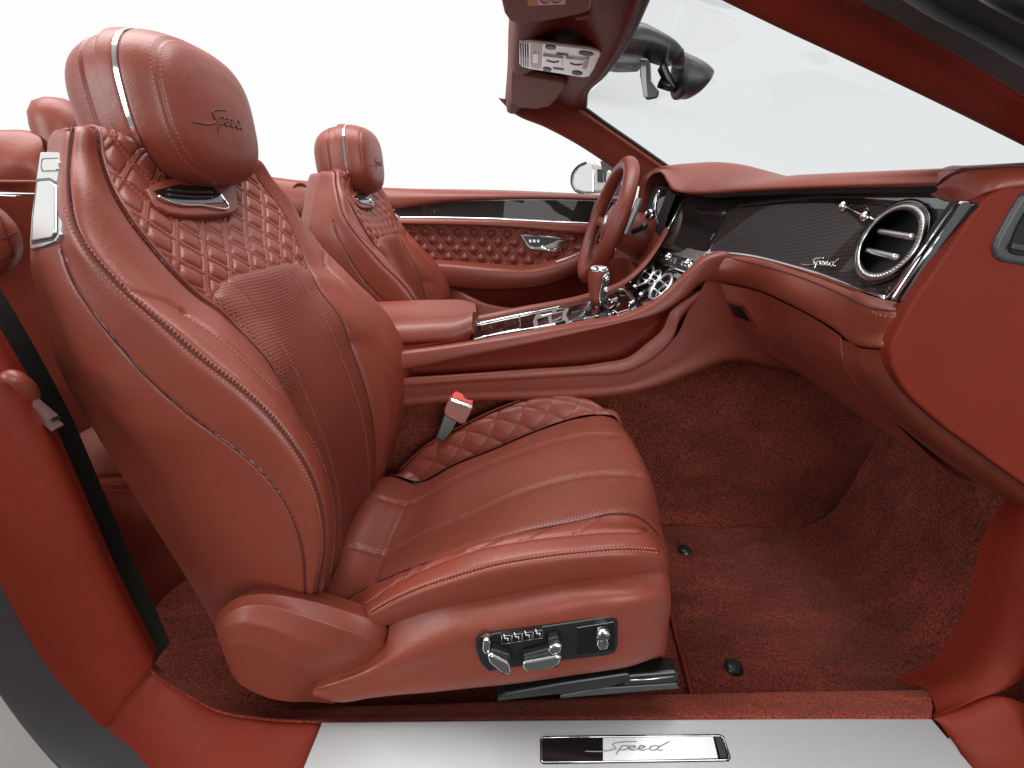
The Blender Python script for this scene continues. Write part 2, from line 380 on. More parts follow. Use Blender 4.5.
lineDl=[(184,312),(219,336),(250,363),(281,394),(305,426),(324,461),(334,500),(336,539),(333,575)]
dart=[(122,286),(140,294),(156,299),(172,305),(186,314)]
side=outer.grid(uA,uC,170,320); side=crease(side,lineB,.005,1.5); side=puff(side,'d',.004,.006)
sideobj=gobj('side_panel',side,M['leather'],seat); tobj('seam',trace_on(side,lineB,160)[0],.0008,M['thread_dark'],sideobj,n=6)
bol=outer.grid(uC,uE,90,240); bol=crease(bol,lineDl,.003,2.4); bol=crease(bol,dart,.0025,2.2); bol=puff(bol,'ud',.0045,.006)
# soft wrinkles of the hide near the dart
bolobj=gobj('side_bolster',bol,M['leather'],seat)
# mirrored half: seen past the far edge of the seat
pm=A(.6,.3,.9)
gobj('side_panel',mir(side),M['leather'],seat,pt=pm); gobj('side_bolster',mir(bol),M['leather'],seat,pt=A(.6,-.3,.9))
sm=MB()
def onl(P,px,n=140,**k):
    p,nn=trace_on(P,px,n); return stitches(p,nn,**k)
def sline(P,px,par,m='thread',n=140,**k): v=onl(P,px,n,**k); return obj('stitching',v[0],v[1],M[m],par)
for d in (-3.0,-4.6): sline(bol,offs(lineC,d),bolobj,gap=.0048,r=.0010,lift=.0011)
for d in (2.6,): sline(side,offs(lineC,d),sideobj,gap=.0048,r=.0010,lift=.0011)
sline(bol,offs(lineDl,2.2),bolobj,gap=.005,r=.0012,lift=.0012)
sline(bol,offs(lineE,3.0),bolobj,m='thread_dark',gap=.005,r=.0013,lift=.0012)
# dark piping thread lying in the seams
ln=outer.line(uC,.03,.97); tobj('piping',ln+A(0,.0025,0),.0012,M['thread_dark'],bolobj,n=6)
ln=outer.line(uE,.02,.55); tobj('piping',ln+A(.001,0,.001),.0022,M['leather'],bolobj,n=8)
ln=mir(outer.line(uE,.02,.9)); tobj('piping',ln+A(.001,0,.001),.0016,M['leather'],bolobj,n=8)
ln=mir(outer.line(uC,.03,.97)); tobj('piping',ln,.0012,M['thread'],bolobj,n=6)
# ---- quilted shoulder
QW,QH=.048,.050          # cell size
def quiltH(a,b,band=.145,H=.0050):
    p=a/QW+b/QH; q=a/QW-b/QH
    e1=np.abs(p-np.round(p)); e2=np.abs(q-np.round(q))
    def g(e):
        t=np.clip((e-band)/(.5-band),0,1); inn=np.sqrt(1-(1-t)**2)
        bd=np.where(e<band,.55*np.cos(e/band*math.pi/2)**.6,0); return inn,bd
    i1,b1=g(e1); i2,b2=g(e2)
    return H*np.where((e1<band)|(e2<band),np.maximum(b1*(e1<band),b2*(e2<band)),np.sqrt(i1*i2)), p,q
nu,nv=330,280
vq=.56
Q=mid.grid(0,1,nu,nv,0,vq); d=elen(Q); Wd=(d[0][-1].mean()); a=(np.linspace(0,1,nu)-.5)[:,None]*Wd+0*d[0]; bb=np.broadcast_to(d[2].mean(0)[None],a.shape)
h,_,_=quiltH(a,bb); N=toward(Q,gnormals(Q),A(.6,-.38,1.2))
edge=np.minimum(d[0],d[1]); h=h*np.clip(edge/.004,0,1)*np.clip((.335-np.linspace(0,vq,nv))/.02,0,1)[None]
Q2=puff(Q,'ud',.004,.005,pt=A(.6,-.38,1.2))+N*h[...,None]
quilt=gobj('quilted_panel',Q2,M['leather'],seat,pt=A(.6,-.38,1.2))
# threads along the lattice
bspan=bb[0]; sq=MB()
def qpt(aa,b):
    i=(aa/Wd+.5)*(nu-1); j=np.interp(b,bspan,np.arange(nv)); i0=int(min(max(i,0),nu-2)); j0=int(min(max(j,0),nv-2)); fi=i-i0; fj=j-j0
    P=Q2; return (P[i0,j0]*(1-fi)*(1-fj)+P[i0+1,j0]*fi*(1-fj)+P[i0,j0+1]*(1-fi)*fj+P[i0+1,j0+1]*fi*fj),N[i0,j0]
for sgn in (1,-1):
    for kk in range(-6,14):
        pts=[];ns=[]
        for b in np.linspace(0,bspan[-1],120):
            aa=QW*(kk-sgn*b/QH) if sgn==1 else QW*(kk+b/QH)
            if abs(aa)<Wd/2-.004: p,n_=qpt(aa,b); pts.append(p); ns.append(n_)
        if len(pts)>6: sq.add(stitches(pts,ns,gap=.005,r=.0009,lift=.0011))
sq.build('quilt_thread',M['thread'],quilt)
# ---- perforated centre panel
def vat(u,px,py):
    q=allproj(mid.grid(u,u,1,400))[0]; return ((q-A(px,py))**2).sum(1).argmin()/399.
vE=vat(0,203,300); vF=vat(.5,254,268); vi1=.985
nI=170; uu=np.linspace(-1,1,130); vs_=np.linspace(0,1,nI)
I=np.zeros((130,nI,3)); IU=np.zeros((130,nI,2))
for i,u in enumerate(uu):
    top=vF+(vE+.004-vF)*abs(u)**4
    wv=top+(vi1-top)*vs_
    rc=1-np.exp(-(wv-top)/.012)*.03*abs(u)**3
    us=.5+u*.487*rc
    for j in range(nI): I[i,j]=mid.ev([us[j]],[wv[j]])[0,0]
    IU[i,:,0]=us*.34; IU[i,:,1]=wv*.75
# plain hide beside and below the perforated panel
Fk=mid.grid(0,1,60,120,.5,.995); gobj('panel_border',puff(Fk,'ud',.006,.008,pt=A(.6,-.38,.9))-toward(Fk,gnormals(Fk),A(.6,-.38,.9))*.004,M['leather'],seat,pt=A(.6,-.38,.9))
N=toward(I,gnormals(I),A(.6,-.38,.9)); d=elen(I)
ed=np.minimum(np.minimum(d[0],d[1]),d[2])
hh=.021*(1-np.exp(-ed/.0065))-.011
# sewn flank lines
for u0 in (-.62,.62):
    hh-=.0022*np.exp(-((uu[:,None]-u0)*.13/.0028)**2)
I2=I+N*hh[...,None]
ins=gobj('centre_panel',I2,M['perf'],seat,pt=A(.6,-.38,.9),uvs=IU)
for i in (int((1-.62)/2*129)-1,int((1+.62)/2*129)+1):
    v_=stitches(I2[i,2:],N[i,2:],gap=.0052,r=.001,lift=.001); obj('stitching',v_[0],v_[1],M['thread'],ins)
# ---- back shell and inner filling
back=Surf([rA,[p+A(-.045,.05,0) for p in rA],[A(p[0]-.075,YC,p[2]) for p in rA],mir([p+A(-.045,.05,0) for p in rA]),mir(rA)])
gobj('back_shell',back.grid(0,1,40,80),M['leather'],seat,pt=A(-2,-.38,.8))
tops=[c[0] for c in (rA,rB,rC,rD,rE,rF)]; tops=tops+[mir(p) for p in tops[-2::-1]]
cap=Surf([tops,[p+A(-.035,0,-.03) for p in tops]])
gobj('top_edge',cap.grid(0,1,8,80),M['leather'],seat,pt=A(-.6,-.38,2))
# ---- headrest
HC=A(-.492,YC,.988); rr_=math.radians(1); HF=A(math.cos(rr_),0,math.sin(rr_)); HU=A(-math.sin(rr_),0,math.cos(rr_)); HY=A(0,1,0)
WY,WZz,SN=.110,.096,3.0
prof=np.array([(-.092,0),(-.0905,.25),(-.086,.45),(-.076,.64),(-.058,.81),(-.03,.93),(0,.985),(.032,1.0),(.058,.985),(.075,.94),(.087,.85),(.095,.68),(.099,.45),(.1015,.2),(.102,0)])
pk=np.concatenate([[0],np.cumsum(np.hypot(np.diff(prof[:,0]),np.diff(prof[:,1])*.1))]); pk/=pk[-1]
pt_=np.linspace(0,1,260); pr=hermite(pk,prof,pt_); pr[:,1]=np.clip(pr[:,1],0,None); pr[:,0]*=np.where(pr[:,0]<0,.98,.85)
def hsec(x,s,n=96):
    out=[]
    for k in range(n):
        w=2*math.pi*k/n; cy,sz=math.cos(w),math.sin(w)
        y=WY*s*math.copysign(abs(cy)**(2/SN),cy); z=WZz*s*math.copysign(abs(sz)**(2/SN),sz)
        # the lower edge tapers in, the top is fuller
        y*=1-.05*(z/WZz<0)*(z/WZz)**2
        sh=-.012*(z/WZz)*(x/.1) if x>0 else 0
        out.append(HC+HF*(x)+HY*y+HU*(z+sh-.004*(x<0)))
    return out
def hpart(name,x0,x1,parent,mat,dip=(),swell=0):
    rows=[];sel=[i for i in range(len(pr)) if x0<=pr[i,0]<=x1]
    xs=[(x0,np.interp(x0,pr[:,0],pr[:,1]))]+[tuple(pr[i]) for i in sel]+[(x1,np.interp(x1,pr[:,0],pr[:,1]))]
    for x,s in xs:
        s=s+swell
        for dx,dd,dw in dip: s-=dd*math.exp(-((x-dx)/dw)**2)
        rows.append(hsec(x,max(s,.0)))
    P=np.array(rows); P=np.concatenate([P,P[:,:1]],1)
    return gobj(name,P,mat,parent,pt=HC+HF*.0 if False else CAM),P
def hp(name,x0,x1,parent,mat,dip=(),swell=0):
    o,P=hpart(name,x0,x1,parent,mat,dip,swell)
    bm=bmesh.new(); bm.from_mesh(o.data); bmesh.ops.remove_doubles(bm,verts=bm.verts,dist=1e-6); bmesh.ops.recalc_face_normals(bm,faces=bm.faces); bm.to_mesh(o.data); bm.free(); return o,P
hr,HPt=hp('headrest',-.2,.2,seat,M['leather'],dip=((-.022,.035,.0022),(.0245,.02,.004),(.0655,.014,.0016)))
chs,_=hp('chrome_strip',.0215,.027,hr,M['chrome'],swell=.004)
for x,r_ in ((.062,.0009),(.069,.0009),(-.029,.0007)):
    s=np.interp(x,pr[:,0],pr[:,1])+.002; sec=np.array(hsec(x,s,160)); nn=sec-HC-HF*x; v_=stitches(np.concatenate([sec,sec[:1]]),np.concatenate([nn,nn[:1]]),gap=.0052,r=r_,lift=.0003); obj('stitching',v_[0],v_[1],M['thread'],hr)
fr=pr[pr[:,0]>.032]
def hfront(y,z):
    rho=((abs(y)/WY)**SN+(abs(z)/WZz)**SN)**(1/SN); x=np.interp(rho,fr[::-1,1],fr[::-1,0]); return HC+HF*(x+.0002)+HY*y+HU*(z-.012*(z/WZz)*(x/.1))
def hscript(x,y):
    q0=(WX(192,112,-.41)-HC); q1=(WX(242,121,-.41)-HC)
    ya,yb=q0[1],q1[1]; za,zb=np.dot(q0,HU),np.dot(q1,HU)
    Lh=(yb-ya); return hfront(ya+Lh*x,za+(zb-za)*x*.6-.004+Lh*.42*(y-.2))
script(hscript,.0011,1).build('embroidered_script',M['deboss'],hr)
# ---- neck vent bezel
bn=unit(A(.894,0,.447)); bp0=W(195,203,YC)+bn*.036
bez=plate('neck_vent_bezel',[(146,188),(152,199),(160,208),(170,213.5),(189,216),(216,215.5),(234,213),(240,208),(238,196),(232,178),(200,176),(165,178)],bp0,bn,.025,M['leather'],seat,bev=.004,seg=4)
vb=plate('neck_vent',[(154,190),(163,199),(176,203.5),(200,204.5),(226,202.5),(219,192),(213,187),(180,184)],bp0,bn,.012,M['blackgloss'],bez,bev=.001,lift=.0015)
lip=[WP(x,y,bp0+bn*.003,bn) for x,y in [(158,196),(166,200),(180,204),(200,205),(227,203),(220,193)]]
tobj('chrome_lip',spline(lip,60,4),.0016,M['chrome'],vb,n=8)
for o_ in (0,1):
    l=[WP(x,y+o_*5,bp0+bn*.002,bn) for x,y in [(168,190),(190,192),(212,192)]]; tobj('slat',spline(l,20),.002,M['black'],vb,n=6)
# ---- shoulder release handle
_p1,_p2,_p3=W(36,200,-.570),W(63,200,-.616),W(40,155,-.545); hn=unit(np.cross(_p2-_p1,_p3-_p1)); hn=hn if hn[1]<0 else -hn; hp0=_p1*.5+_p2*.5-hn*.001
hb=plate('release_handle',[(40,151.5),(62,151.5),(65,158),(63.5,190),(62,215),(60,234),(55,242),(44,247),(30,250.5),(29.5,243),(31.5,215),(36,180)],hp0,hn,.010,M['satin'],seat,bev=.002,seg=4)
plate('lever',[(37,181),(48,180),(54,184),(54,232),(50,238),(31.5,241.5),(32.5,220)],hp0,hn,.006,M['satin'],hb,bev=.002,seg=4,lift=.0025)
plate('lever_gap',[(36,178.5),(49,177.5),(57,182),(57,233),(52,240.5),(31,244.5),(32,220)],hp0,hn,.004,M['black'],hb,bev=.0005,lift=.0006)
plate('button',[(43.5,159),(56,158.5),(58,161),(57.5,168),(55,170),(42.5,170.5),(41.5,167),(42,161)],hp0,hn,.004,M['satin'],hb,bev=.001,lift=.0022)
plate('button_gap',[(42.5,158),(57,157.5),(59,160),(58.5,169),(56,171),(41.5,171.5),(40.5,168),(41,160)],hp0,hn,.004,M['black'],hb,bev=.0003,lift=.0005)
plate('belt_loop',[(46,150.5),(47,139),(52,131),(64,126.5),(68,127),(64,133),(63,150.5)],W(56,140,-.557),hn,.008,M['leather'],seat,bev=.003,seg=3)
# ---- cushion
R3=[(.026,-.008),(.044,-.034),(.046,-.085),(.030,-.14)]
def fall(c,k=1.0,pts=R3): p=c[-1]; return c+[p+A(x*k,0,z*k) for x,z in pts]
cA=cur((330,652,-.60),(386,628,-.642),(440,611,-.65),(495,600,-.65),(573,584,-.65),(636,577,-.648),(662,577,-.63),(668,578,-.60))
cB=cur((340,630,-.60),(380,607,-.645),(417,589,-.652),(456,576,-.655),(495,565,-.655),(534,558,-.655),(581,552,-.655),(632,549,-.65),(660,551,-.635),(667,556,-.60))
cC=cur((345,615,-.59),(366,602,-.617),(398,580,-.622),(437,563,-.622),(476,549,-.622),(515,541,-.622),(573,534,-.622),(612,531,-.62),(645,531,-.61),(662,540,-.59))
cD=cur((342,601,-.565),(374,582,-.572),(415,565,-.575),(456,551,-.577),(519,532,-.577),(581,520,-.577),(612,513,-.575),(638,516,-.57),(657,531,-.57),(669,552,-.57),(669,578,-.57))
cE=fall(cur((352,546,-.45),(384,553,-.45),(425,534,-.45),(472,514,-.45),(519,493,-.45),(566,479,-.45),(597,474,-.45),(632,475,-.45)))
cF=fall(cur((376,497,-.31),(405,504,-.31),(456,479,-.31),(503,459,-.31),(554,442,-.31),(589,435,-.31),(617,435,-.31)))
cG=fall(cur((390,474,-.205),(415,481,-.2),(456,463,-.197),(495,448,-.196),(542,428,-.196),(581,416,-.197),(603,414,-.2)))
cH=fall(cur((393,480,-.172),(425,450,-.162),(464,428,-.158),(503,410,-.156),(534,400,-.156),(566,397,-.158),(589,401,-.165),(605,410,-.18)),.8)
cI=[p+A(0,.035,-.03) for p in cH]; cJ=[p+A(0,.04,-.14) for p in cH]
pre=lambda c:[c[0]+A(-.07,0,-.03)]+c
cin=Surf([pre(c) for c in (cD,cE,cF,cG)])
P=cin.grid(0,1,200,200); 
seamF=[(376,497),(405,504),(456,479),(503,459),(554,442),(589,435),(622,435)]; seamE=[(352,546),(384,553),(425,534),(472,514),(519,493),(566,479),(597,474),(638,475)]
rear=[(372,584),(384,553),(405,504),(415,481)]
P=crease(P,seamF,.0035,2.6,pt=A(.2,-.5,1.5)); P=crease(P,seamE,.0035,2.8,pt=A(.2,-.5,1.5)); P=crease(P,rear,.004,3.2,pt=A(.2,-.5,1.5)); P=puff(P,'ud',.006,.007,pt=A(.2,-.5,1.5))
cu=gobj('seat_cushion',P,M['perf'],seat,pt=A(.2,-.5,1.5))
for l in (offs(seamF,-1.8),offs(seamE,-1.8)): sline(P,l,cu,gap=.0054,r=.0012,lift=.0012)
tobj('piping',P[0,8:]+A(0,-.003,.001),.0022,M['leather'],cu,n=8); tobj('seam',P[2,8:]+A(0,-.002,.002),.0011,M['thread_dark'],cu,n=6)
cbo=Surf([cD,cC,cB,cA]); P=cbo.grid(0,1,110,180)
lB=[(372,612),(380,607),(417,589),(456,576),(495,565),(534,558),(581,552),(632,549),(660,551)]; lC=[(366,602),(398,580),(437,563),(476,549),(515,541),(573,534),(612,531),(648,531)]
P=crease(P,lB,.003,2.2); P=crease(P,lC,.0025,2.2)
for x0,y0,x1,y1 in ((378,598,392,576),(392,588,410,566),(405,580,428,559),(428,568,462,549),(470,551,500,538),(520,541,550,526),(575,534,600,517)): P=crease(P,[(x0,y0),((x0+x1)/2,(y0+y1)/2),(x1,y1)],.0022,2.0)
P=puff(P,'ud',.004,.006); cb=gobj('cushion_bolster',P,M['leather'],seat)
for d_ in (-1.8,2.2): sline(P,offs(lB,d_),cb,gap=.005,r=.0012,lift=.0012)
sline(P,offs(lC,1.4),cb,gap=.005,r=.0012,lift=.0012)
for d_ in (.2,): tobj('seam',trace_on(P,offs(lB,d_),120)[0],.0009,M['thread_dark'],cb,n=6)
cfar=Surf([cG,cH,cI,cJ]); nu,nv=150,300; P=cfar.grid(0,1,nu,nv); d=elen(P)
a=d[0]; bb=d[2]; sc_=.031
p_=(bb*1.0/.075+a/.06); q_=(bb*1.0/.075-a/.06)
def soft(e): t=np.abs(e-np.round(e))*2; return np.clip(t,0,1)**.33
h=.0055*(soft(p_)*soft(q_))*np.clip((.085-a)/.01,0,1)
N=toward(P,gnormals(P),A(.1,-.3,2)); P=puff(P+N*h[...,None],'u',.003,.006,pt=A(.1,-.3,2)); cf=gobj('quilted_bolster',P,M['leather'],seat,pt=A(.1,-.3,2))
# inner threads
s_=MB()
for fam in (0,1):
    X=p_ if fam==0 else q_
    for k in range(int(np.floor(X.min())),int(np.ceil(X.max()))+1):
        pts=[];ns=[]
        for i in range(0,nu,2):
            if a[i,0]>.082: break
            row=X[i]; jj=np.where((row[:-1]-k)*(row[1:]-k)<=0)[0]
            if len(jj) : j=jj[0]; pts.append(P[i,j]); ns.append(N[i,j])
        if len(pts)>6: s_.add(stitches(pts,ns,gap=.0046,r=.0006,lift=.0008))
s_.build('quilt_thread',M['thread_dark'],cf)
ln=cfar.line(cfar.k[1],.03,.75); tobj('piping',ln+A(0,.012,.004),.0028,M['leather'],cf,n=8)
# ---- seat base: valance with switches, hinge cover, rail
vt=cur((314,688,-.676),(331,680,-.672),(366,667,-.664),(384,652,-.657),(391,629,-.643),(440,612,-.652),(495,601,-.652),(573,585,-.652),(636,578,-.65),(664,577,-.64),(668,580,-.60))
vm=cur((313,689,-.678),(340,681,-.677),(372,668,-.671),(395,654,-.672),(420,641,-.672),(460,629,-.673),(500,620,-.673),(573,604,-.673),(636,595,-.672),(665,593,-.655),(669,596,-.60))
vb_=cur((313,690,-.678),(340,689,-.679),(372,682,-.677),(400,676,-.678),(430,668,-.678),(470,658,-.678),(510,650,-.678),(573,640,-.678),(634,630,-.677),(663,625,-.655),(667,628,-.60))
ve=cur((317,694,-.674),(340,701,-.674),(372,697,-.672),(400,694,-.672),(430,692,-.672),(470,688,-.672),(510,684,-.672),(573,675,-.672),(630,666,-.67),(656,657,-.65),(660,659,-.60))
vg=[p+A(0,.03,-.012) for p in ve]
val=Surf([[p+A(0,.06,.01) for p in vt],vt,vm,vb_,ve,vg],sm=10); P=val.grid(0,1,90,200)
vo=gobj('seat_base',P,M['leather'],seat)
ht=cur((214,622,-.63),(224,607,-.648),(240,597,-.652),(262,594,-.652),(300,599,-.652),(340,610,-.648),(386,628,-.636),(391,634,-.63))
h1=cur((215,627,-.65),(226,615,-.667),(246,606,-.669),(268,606,-.669),(304,616,-.669),(345,630,-.664),(386,648,-.642),(388,650,-.638))
h2=cur((217,634,-.66),(228,626,-.676),(246,623,-.681),(262,626,-.681),(300,641,-.68),(336,655,-.672),(364,668,-.655),(368,669,-.65))
h3=cur((222,650,-.66),(231,644,-.678),(249,645,-.684),(265,650,-.684),(295,664,-.684),(318,676,-.668),(340,684,-.655),(345,686,-.65))
h4=cur((232,675,-.655),(240,684,-.668),(253,692,-.672),(268,698,-.672),(290,702,-.672),(308,702,-.655),(325,703,-.645),(334,704,-.64))
h5=[p+A(.0,.05,-.01) for p in h4]
lr=lambda a,b,t:[p*(1-t)+q*t for p,q in zip(a,b)]
hinge=Surf([[p+A(0,.035,-.02) for p in ht],lr(ht,h1,-.03),lr(ht,h1,.08),lr(ht,h1,.9),lr(h1,h2,.0),lr(h1,h2,.1),lr(h1,h2,.92),lr(h2,h3,.03),lr(h2,h3,.2),h3,h4,h5],sm=6,lin=True); P=hinge.grid(0,1,200,110)
gobj('hinge_cover',P,M['leather'],seat)
obj('core',*rbox(A(-.03,YC,.19),A(1,0,0),A(0,1,0),A(0,0,1),.42,.44,.13),M['dark'],seat,smooth=False)
# switch panel
sp0=W(548,645,-.684); spn=A(0,-1,.06)
pan=plate('switch_panel',[(476,641),(480,637),(494,634),(550,626),(612,616.5),(617,618),(618,624),(618,646),(615,653),(606,656),(550,662),(505,669),(489,672),(481,664),(476,650)],sp0,spn,.012,M['black'],seat,bev=.0012)
plate('inner_panel',[(577,628),(614,622),(615,651),(577,656)],sp0,spn,.004,M['blackgloss'],pan,bev=.0006,lift=.0012)
def sknob(name,pxs,mat,lift,t,parent=pan): return plate(name,pxs,sp0,spn,t,mat,parent,bev=.0034 if name in('chrome_cap','toggle') else .0022,seg=5,lift=lift)
bar=sknob('memory_buttons',[(500,635.5),(543,629),(543.5,638),(500.5,645)],M['blackgloss'],.004,.006)
n_=unit(spn); n_=n_ if np.dot(CAM-sp0,n_)>0 else -n_
for i in range(4):
    q=[WP(a_,b_,sp0+n_*.0044,n_) for a_,b_ in ((501.5+i*10.5,636.5-i*1.6),(511+i*10.5,635-i*1.6),(511.3+i*10.5,642.8-i*1.6),(501.8+i*10.5,644.2-i*1.6),(501.5+i*10.5,636.5-i*1.6))]; tobj('button_edge',q,.0003,M['satin'],bar,n=4)
    x=506+i*10.6; y=637.4-i*1.65
    q=[WP(a_,b_,sp0+unit(spn)*-.0045*-1,unit(spn)) for a_,b_ in ((x-2,y-3),(x-.4,y+1.6),(x+2.4,y+1.2),(x+2.6,y+3))]
    n_=unit(spn); n_=n_ if np.dot(CAM-sp0,n_)>0 else -n_
    q=[WP(a_,b_,sp0+n_*.0046,n_) for a_,b_ in ((x-2.2,y-3),(x-1,y+1.2),(x+2.2,y+.8),(x+2,y+3.2))]
    tobj('seat_symbol',q,.0007,M['white'],bar,n=5)
sknob('toggle',[(483,640),(488,639),(491,643),(490,653),(486,656),(482,652)],M['chrome'],.012,.012)
sw=sknob('backrest_switch',[(488,653),(492,649),(510,655),(512,668),(509,674),(503,676),(490,664)],M['black'],.012,.012)
sknob('chrome_cap',[(487,656),(492,655),(509,664),(511,672),(508,676),(501,673),(489,663)],M['chrome'],.017,.006,sw)
sw=sknob('cushion_switch',[(523,656),(560,646),(562,658),(558,668),(526,672)],M['black'],.012,.012)
sknob('chrome_cap',[(523,663),(558,656.5),(562,658),(559,665),(552,669),(527,672.5),(523,669)],M['chrome'],.018,.007,sw)
sw=sknob('lumbar_switch',[(548,640),(558,637),(562,645),(560,653),(550,653)],M['black'],.012,.012)
sknob('chrome_cap',[(549,648),(556,645),(562,646),(561,653),(553,656),(548,653)],M['chrome'],.017,.006,sw)
n_=unit(spn)
kc=WP(603,634,sp0+n_*.006,n_); kb=MB().add(lathe([(0,.006),(.0065,.006),(.0085,.0045),(.0095,.001),(.0095,-.004)],kc,n_,A(0,0,1),24)).build('massage_knob',M['chrome'],pan)
mb=MB()
for w in range(4):
    an=w*math.pi/2+.2; u_=A(math.cos(an),0,math.sin(an)); mb.add(lathe([(0,.0085),(.0022,.008),(.003,.006)],kc+u_*.005,n_,A(0,0,1),10))
mb.build('knob_dots',M['black'],kb)
sknob('seat_button',[(598,640),(607,639),(609,645),(607,650),(600,651),(597,646)],M['chrome'],.007,.006)
# rail
rl=empty('seat_rail',(.1,-.64,.1),'black metal seat runner on the carpet below the nearest seat','seat rail')
rp0=W(600,684,-.655); rn=A(0,-1,.25)
plate('runner',[(497,698),(505,693),(560,683),(627,673),(632,676),(622,684),(600,690),(540,697),(497,702)],rp0,rn,.02,M['black'],rl,bev=.003,lift=.006)
plate('rail_channel',[(560,695),(600,688),(677,683),(680,689),(640,692),(560,699)],rp0,rn,.03,M['grey'],rl,bev=.002)
plate('end_cap',[(628,675),(676,671),(679,674),(679,680),(672,683),(622,686)],rp0,rn,.03,M['black'],rl,bev=.003,lift=.004)
tobj('edge_strip',[WP(x,y,rp0+unit(rn)*.006,unit(rn)) for x,y in ((630,680),(650,679),(674,676))],.0012,M['satin'],rl)
# ---- the driver's seat: the same chair on the other side of the console
def copy_tree(o,parent=None):
    c=o.copy(); COL.objects.link(c); c.parent=parent
    for ch in list(o.children): copy_tree(ch,c)
    return c
drv=copy_tree(seat); drv.name='driver_seat'; drv.location=(-.2+.006,YC+.76,.108)
for ch in list(drv.children):
    if ch.name.split('.')[0] in ('release_handle','belt_loop'):
        for g_ in list(ch.children): bpy.data.objects.remove(g_)
        bpy.data.objects.remove(ch)
drv['label']='red leather front seat behind the steering wheel, on the far side of the centre console'
# ================================================================== floor, sill, pillars, rear cabin
def surf(name,curves,mat,parent,nu=40,nv=90,pt=CAM,edges='',depth=.003,width=.005,sm=12,thick=None,knots=None,disp=None):
    S=Surf(curves,sm=sm,knots=knots); P=S.grid(0,1,nu,nv)
    if disp is not None: P=disp(P)
    if edges: P=puff(P,edges,depth,width,pt=pt)
    o=gobj(name,P,mat,parent,pt=pt,thick=thick); o['_P']=0
    return o,S,P
def seam(P,px,parent,mat='thread',r=.0009,gap=.005,lift=.0008,n=120,name='stitching',pt=CAM):
    p,nn=trace_on(P,px,n,pt=pt); v=stitches(p,nn,gap=gap,r=r,lift=lift); return obj(name,*v,M[mat],parent)
FZ=.05
def wob(x,y): return .004*np.sin(9*x+5*y)+.003*np.sin(17*y-6*x+1)+.0025*np.sin(31*x+8*np.sin(7*y))
# carpet of the cabin: floor, tunnel wall, toe board, inner sill, all one moulded sheet
mb=MB()
def sheet(P,flip=False):
    nu,nv=P.shape[:2]; f=gridfaces(nu,nv)
    if flip: f=[x[::-1] for x in f]
    mb.add((P.reshape(-1,3),f))
xs=np.linspace(-1.3,1.0,160); ys=np.linspace(-.64,-.08,60); X,Y_=np.meshgrid(xs,ys,indexing='ij'); sheet(np.stack([X,Y_,FZ+.3*wob(X,Y_)],-1))
zz=np.linspace(-.02,.62,50); z1=np.linspace(0,1,50); X,Z=np.meshgrid(xs,z1,indexing='ij'); Z=-.02+Z*(.50+.14*np.clip((X-.15)/.3,0,1)); tz=np.clip((Z-FZ)/.5,0,1)
sheet(np.stack([X,-.112+.03*tz**1.5-.035*np.exp(-np.clip(Z-FZ,0,9)/.02)+.4*wob(X,Z*3),Z],-1),True)
Y2,Z2=np.meshgrid(np.linspace(-.75,-.06,60),zz,indexing='ij'); sheet(np.stack([.876+(Z2-FZ)*.233-.04*np.exp(-np.clip(Z2-FZ,0,9)/.025)+.4*wob(Y2*2,Z2*2),Y2,Z2],-1),True)
# driver's side floor
X,Y_=np.meshgrid(np.linspace(-1.3,1.0,60),np.linspace(.08,.75,30),indexing='ij'); sheet(np.stack([X,Y_,FZ+0*X],-1))
Y2,Z2=np.meshgrid(np.linspace(.06,.8,30),zz,indexing='ij'); sheet(np.stack([.876+(Z2-FZ)*.233,Y2,Z2],-1),True)
car=mb.build('carpet',M['carpet'],None); tag(car,kind='structure'); 
# loose mat in the footwell
A2=lambda l:[A(*p) for p in l]
mat_=empty('floor_mat',(.6,-.35,FZ),'dark red carpet mat lying in the footwell in front of the seat','floor mat')
MN=[WZ(668,600,FZ+.008),WZ(694,700,FZ+.008)]
path=spline(A2([(.345,0,FZ+.012),(.60,0,FZ+.012),(.79,0,FZ+.014),(.84,0,FZ+.035),(.866,0,FZ+.085),(.893,0,FZ+.20),(.925,0,FZ+.33)]),170,4)
y0=np.linspace(-.625,-.13,120); S_,Y_=np.meshgrid(np.arange(170),y0,indexing='ij'); X=path[S_,0]; Z0=path[S_,2]
xl=np.interp(Y_,[MN[1][1],MN[0][1]],[MN[1][0],MN[0][0]]); X=X+(xl-.345)*np.clip((.75-X)/(.75-.345),0,1)
eg=np.minimum(X-xl,-.13-Y_); Z=Z0+wob(X,Y_)*1.1-.006*np.exp(-np.clip(eg,0,1)/.008)+.012*np.clip((Y_+.19)/.06,0,1)**2
Pm=np.stack([X-.3*wob(Z0*3,Y_)*np.clip((X-.8)/.05,0,1),Y_,Z],-1); gobj('pile',Pm,M['carpet'],mat_,pt=A(.3,-.3,2),thick=.006)
tobj('binding',Pm[0,:]+A(-.002,0,.001),.0045,M['leather_dark'],mat_,n=8)
for px,py in ((734,666),(685,549)):
    p=WZ(px,py,FZ+.022); mbc=MB(); mbc.add(lathe([(0,.004),(.008,.004),(.015,.001),(.017,-.006)],p,A(0,0,1),A(1,0,0),20)); c_=mbc.build('mat_clip',M['black'],mat_)
    m2=MB()
    for k in range(3): m2.add(rbox(p+A((k-1)*.006,0,.0045),A(1,0,0),A(0,1,0),A(0,0,1),.0022,.016,.003))
    m2.build('clip_ridge',M['grey'],c_,smooth=False)
